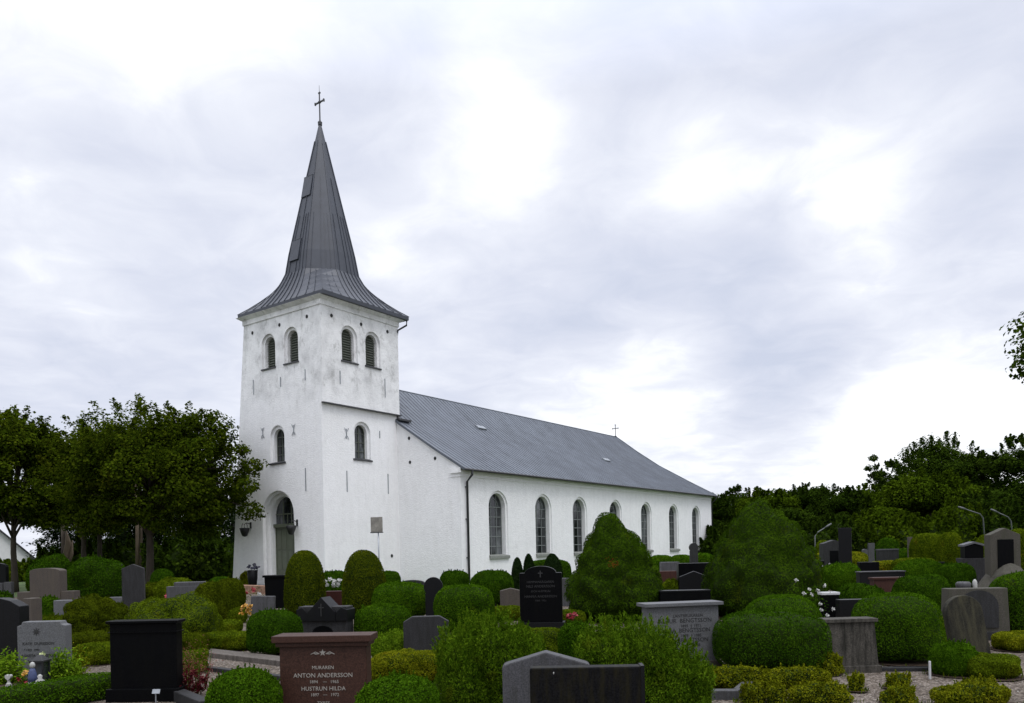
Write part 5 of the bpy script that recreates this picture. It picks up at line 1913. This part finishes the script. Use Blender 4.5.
mb.box((0, 0, .335), (.13, .13, .06), 0, 0, .35)
mb.build('frame', blackmetal, ln_, False, .003)
mb = MB()
for s in (-1, 1):
    mb.box((s * .066, 0, .17), (.004, .11, .22))
    mb.box((0, s * .066, .17), (.11, .004, .22))
mb.build('glass', 'glass', ln_)
MB().lathe([(.03, 0), (.03, .11), (.004, .115), (.003, .13)], (0, 0, .062), 12).build('candle', white_pl, ln_)
g = at_depth(6, hor(6), 9.15)
mb = MB()
mb.lathe([(.022, 0), (.028, .01), (.015, .03), (.012, .06)], (0, 0, .07), 12)
hp = [(.036 * 16 * math.sin(t) ** 3 / 16, (13 * math.cos(t) - 5 * math.cos(2 * t) - 2 * math.cos(3 * t) - math.cos(4 * t)) / 16 * .042) for t in [2 * math.pi * i / 28 for i in range(28)]]
nn_ = len(hp)
mb.add([(x, -.02, .16 + z) for x, z in hp] + [(x, .02, .16 + z) for x, z in hp], [tuple(range(nn_)), tuple(range(2 * nn_ - 1, nn_ - 1, -1))] + [((i + 1) % nn_, i, nn_ + i, nn_ + (i + 1) % nn_) for i in range(nn_)])
mb.box((0, 0, .04), (.05, .045, .07))
tag(mb.build('heart_ornament', petal_white, None, False, .004, (g.x, g.y, .10)), 'white heart-shaped grave ornament behind the box edging', 'ornament')
g = at_depth(22, hor(22), 9.0)
fg = empty('garden_figurine', (g.x, g.y + .15, .12))
tag(fg, 'small blue and white figurine between the heart ornament and the lantern', 'figurine')
MB().lathe([(.045, 0), (.05, .05), (.035, .13), (.02, .16)], (0, 0, .08), 12).build('body', petal_blue, fg, True)
MB().lathe([(.012, 0), (.028, .02), (.03, .045), (.018, .07), (.004, .078)], (0, 0, .235), 12).build('head', petal_white, fg, True)
MB().lathe([(.05, 0), (.055, .04), (.05, .08)], (0, 0, 0), 12).build('pedestal', petal_white, fg, True)
g = at_depth(31, hor(31), 9.0)
tag(MB().lathe([(.03, 0), (.05, .03), (.045, .07), (.02, .09), (.028, .12), (.01, .14)], (0, 0, .05), 12).build('white_ornament', petal_white, None, True, 0, (g.x, g.y + .12, .10)), 'small round white ornament beside the lantern', 'ornament')
plant('heuchera', 'dark purple-red leafy plant beside the plinth of the big black headstone', 'plant', 188, 697, 34, 32, 'heuchera', .055, 420, 6)
plant('astilbe', 'pink feathery flowers in front of the small hedge beside the black headstone', 'plant', 196, 690, 50, 44, 'astilbe', .022, 900, 7, aspect=.3)
plant('astilbe', 'pink feathery flowers close to the edge of the big black headstone', 'plant', 183, 684, 46, 20, 'astilbe', .022, 600, 8, aspect=.3)
plant('flowering_plant', 'orange-yellow flowers in a pale pot beside the small light grey stone', 'plant', 246, 626, 22, 14, 'moss', .05, 120, 9, [(x, z, .06, petal_yellow) for x, z in ((-.7, .75), (-.4, .9), (-.1, .95), (.1, .75), (.3, .85), (.75, .9), (.55, .75), (0, .65), (.5, .6), (-.5, .6))])
plant('flowering_plant', 'red and pale flowers along the low wall by the church door', 'plant', 247, 606, 20, 34, 'olive', .06, 260, 10, [(x, z, .09, m_) for x, z, m_ in ((-.8, .7, petal_red), (-.4, .9, petal_white), (.1, .7, petal_red), (.5, .85, petal_red), (.75, .6, petal_white))], d=24)
plant('flowering_plant', 'red flowers before the grey desk-shaped gravestone', 'plant', 171, 610, 16, 11, 'yew', .05, 100, 11, [(x, z, .12, petal_red) for x, z in ((-.4, .9), (.3, .85), (0, .7))])
plant('flowering_plant', 'red flowers at the foot of the shouldered black stone', 'plant', 570, 628, 15, 12, 'yew', .04, 120, 12, [(x, z, .08, petal_red) for x, z in ((-.5, .8), (.4, .9), (0, .6))])
plant('flowering_plant', 'white flowering plant on the low dark red stone between the bullet bushes', 'plant', 333, 606, 23, 20, 'yew', .05, 180, 13, [(x, z, .10, petal_white) for x, z in ((-.8, .85), (-.3, .95), (.2, .85), (.7, .9), (0, .7), (.5, .7), (-.6, .7))], d=26)
plant('rose_bush', 'white roses nodding above the lighter domed bush beside the white-topped black stone', 'plant', 803, 650, 64, 50, 'yew', .04, 700, 14, [(x, z, .038, petal_white) for x, z in ((-.5, 1.0), (-.05, .86), (.25, .84), (.1, .78), (.7, .9), (.45, .62), (.55, .52), (.62, .45), (-.3, .8), (.85, .55))], d=12.6)
plant('flowering_plant', 'small white flowers far off before the tall dark column', 'plant', 828, 580, 20, 26, 'cypress', .05, 160, 15, [(x, z, .07, petal_white) for x, z in ((-.7, .8), (-.2, .9), (.3, .8), (.7, .7))], d=31)
g = at_depth(1021, hor(1021), 13.0)
plant('flowering_plant', 'single white bloom in the clipped bush at the picture edge', 'plant', 1021, 640, 44, 8, 'box', .04, 60, 16, ((0, .97, .07, petal_white),), d=12.9)
# leaning dark urn with violet flowers and a pale pot plant by the church wall
p = at_depth(252, hor(252), 36.5)
ur = empty('flower_urn', (p.x, 36.5, .0))
tag(ur, 'tall dark urn with violet flowers leaning by the church wall', 'urn')
MB().lathe([(.14, 0), (.18, .1), (.22, .4), (.24, .80), (.21, .82), (.18, .75)], (0, 0, .02), 14).build('urn_body', 'black_worn', ur, True)
flower_heads(ur, [(x, 0, z) for x, z in ((-.12, 1.0), (.10, 1.08), (.18, .95), (-.02, .92))], petal_violet, .13, 31)
bush('pot_plant', 'pale yellow-green shrub beside the dark urn at the church wall', 'shrub', 240, 256, 571, 591, 'gold', 2.3, .5, None, 38, amp=.10, freq=5)
# low brick wall by the door
p0, p1 = at_depth(231, hor(231), 33), at_depth(268, hor(268), 31)
mb = MB()
dl = p1 - p0
mb.box(((p0.x + p1.x) / 2, (p0.y + p1.y) / 2, .12), (Vector((dl.x, dl.y)).length, .3, .42), math.atan2(dl.y, dl.x))
tag(mb.build('low_wall', simple('brick', (.26, .16, .11), .9, 0, .5, 7, .4, .2), None, False, .02), 'low reddish rubble wall beside the church door step', 'wall')
# notice board on a post
p = at_depth(379, 560, 31.5)
sg = empty('notice_board', (p.x, 31.5, 0), -.25)
tag(sg, 'blank weathered square board on a thin post in front of the tower', 'sign')
b0 = at_depth(379, 532, 31.5).z
MB().tube([(0, 0, -.05), (0, 0, b0 + .1)], .03, 8).build('post', greymetal, sg, True)
hb = (at_depth(379, 517, 31.5).z - b0)
MB().box((-.05, -.04, b0 + hb / 2), (.50, .05, hb)).build('board', simple('board_face', (.20, .19, .165), .8, 0, .35, 6, .2), sg, False, .01)
MB().box((-.05, -.045, b0 - .02), (.54, .06, .04)).build('frame', 'gr_mid', sg)
# white candle lantern and round grey pot near the niche stone
p = at_depth(975, 590, 17.5)
tag(MB().lathe([(.04, 0), (.05, .02), (.047, .18), (.03, .22), (.012, .24)], (0, 0, 0), 14).build('grave_candle', petal_white, None, True, 0, (p.x, 17.5, EYE - (590 - hor(975)) * 17.5 / F_PX)), 'white grave candle on the wide stone near the niche stone', 'candle')
p = at_depth(966, 590, 17.5)
tag(MB().lathe([(.10, 0), (.15, .05), (.16, .14), (.12, .18)], (0, 0, 0), 16).build('stone_pot', 'gr_mid', None, True, 0, (p.x, 17.6, EYE - (590 - hor(966)) * 17.5 / F_PX)), 'round grey stone pot beside the white grave candle', 'pot')
# bent street lamps before the wood
for i, (pts_, dd, lab) in enumerate([([(815, 552), (815, 536), (818, 532), (826, 527)], 55, 'bent grey street lamp nearest the tall dark column'), ([(986, 545), (983, 518), (980, 514), (965, 509)], 50, 'bent grey street lamp above the gabled black stone'),
                                     ([(1014, 545), (1011, 521), (1008, 517), (997, 512)], 52, 'bent grey street lamp above the niche stone')]):
    P = [at_depth(x, y, dd) for x, y in pts_]
    rt = empty('street_lamp', (P[0].x, dd, 0))
    tag(rt, lab, 'street lamp', 'bent street lamps by the wood')
    o_ = Vector((P[0].x, dd, 0))
    MB().tube([Vector((0, 0, -.05))] + [q - o_ for q in P[1:]], [.055, .04, .035, .03], 8).build('pole', simple('lamp_grey', (.085, .09, .092), .5, .2, .1, 5, 0), rt, True)
    e_ = P[3] - o_
    dr = (P[3] - P[2]).normalized()
    hd = MB()
    hd.tube([e_ - dr * .1, e_ + dr * .15, e_ + dr * .45], [.04, .07, .05], 8)
    hd.build('lamp_head', MATS['lamp_grey'], rt, True)

# ------------------------------------------------------------------ dug soil, litter and weeds round the bushes
r = np.random.default_rng(77)
mb = MB()
WV = []
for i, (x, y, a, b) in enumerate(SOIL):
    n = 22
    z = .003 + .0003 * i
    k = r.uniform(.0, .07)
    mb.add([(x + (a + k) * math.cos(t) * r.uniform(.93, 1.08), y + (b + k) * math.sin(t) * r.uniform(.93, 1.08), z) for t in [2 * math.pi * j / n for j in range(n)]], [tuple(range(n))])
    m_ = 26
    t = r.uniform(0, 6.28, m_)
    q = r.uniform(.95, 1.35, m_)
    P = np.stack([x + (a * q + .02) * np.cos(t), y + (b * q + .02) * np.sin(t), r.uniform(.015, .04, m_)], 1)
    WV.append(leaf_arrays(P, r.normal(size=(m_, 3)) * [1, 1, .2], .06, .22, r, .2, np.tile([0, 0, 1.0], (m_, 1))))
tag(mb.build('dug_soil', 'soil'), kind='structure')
me = foliage_mesh('weeds', np.zeros((0, 3)), [], np.concatenate(WV))
me.polygons.foreach_set('material_index', np.zeros(len(me.polygons), dtype=np.int32))
tag(link('weeds', me, 'moss'), kind='stuff')
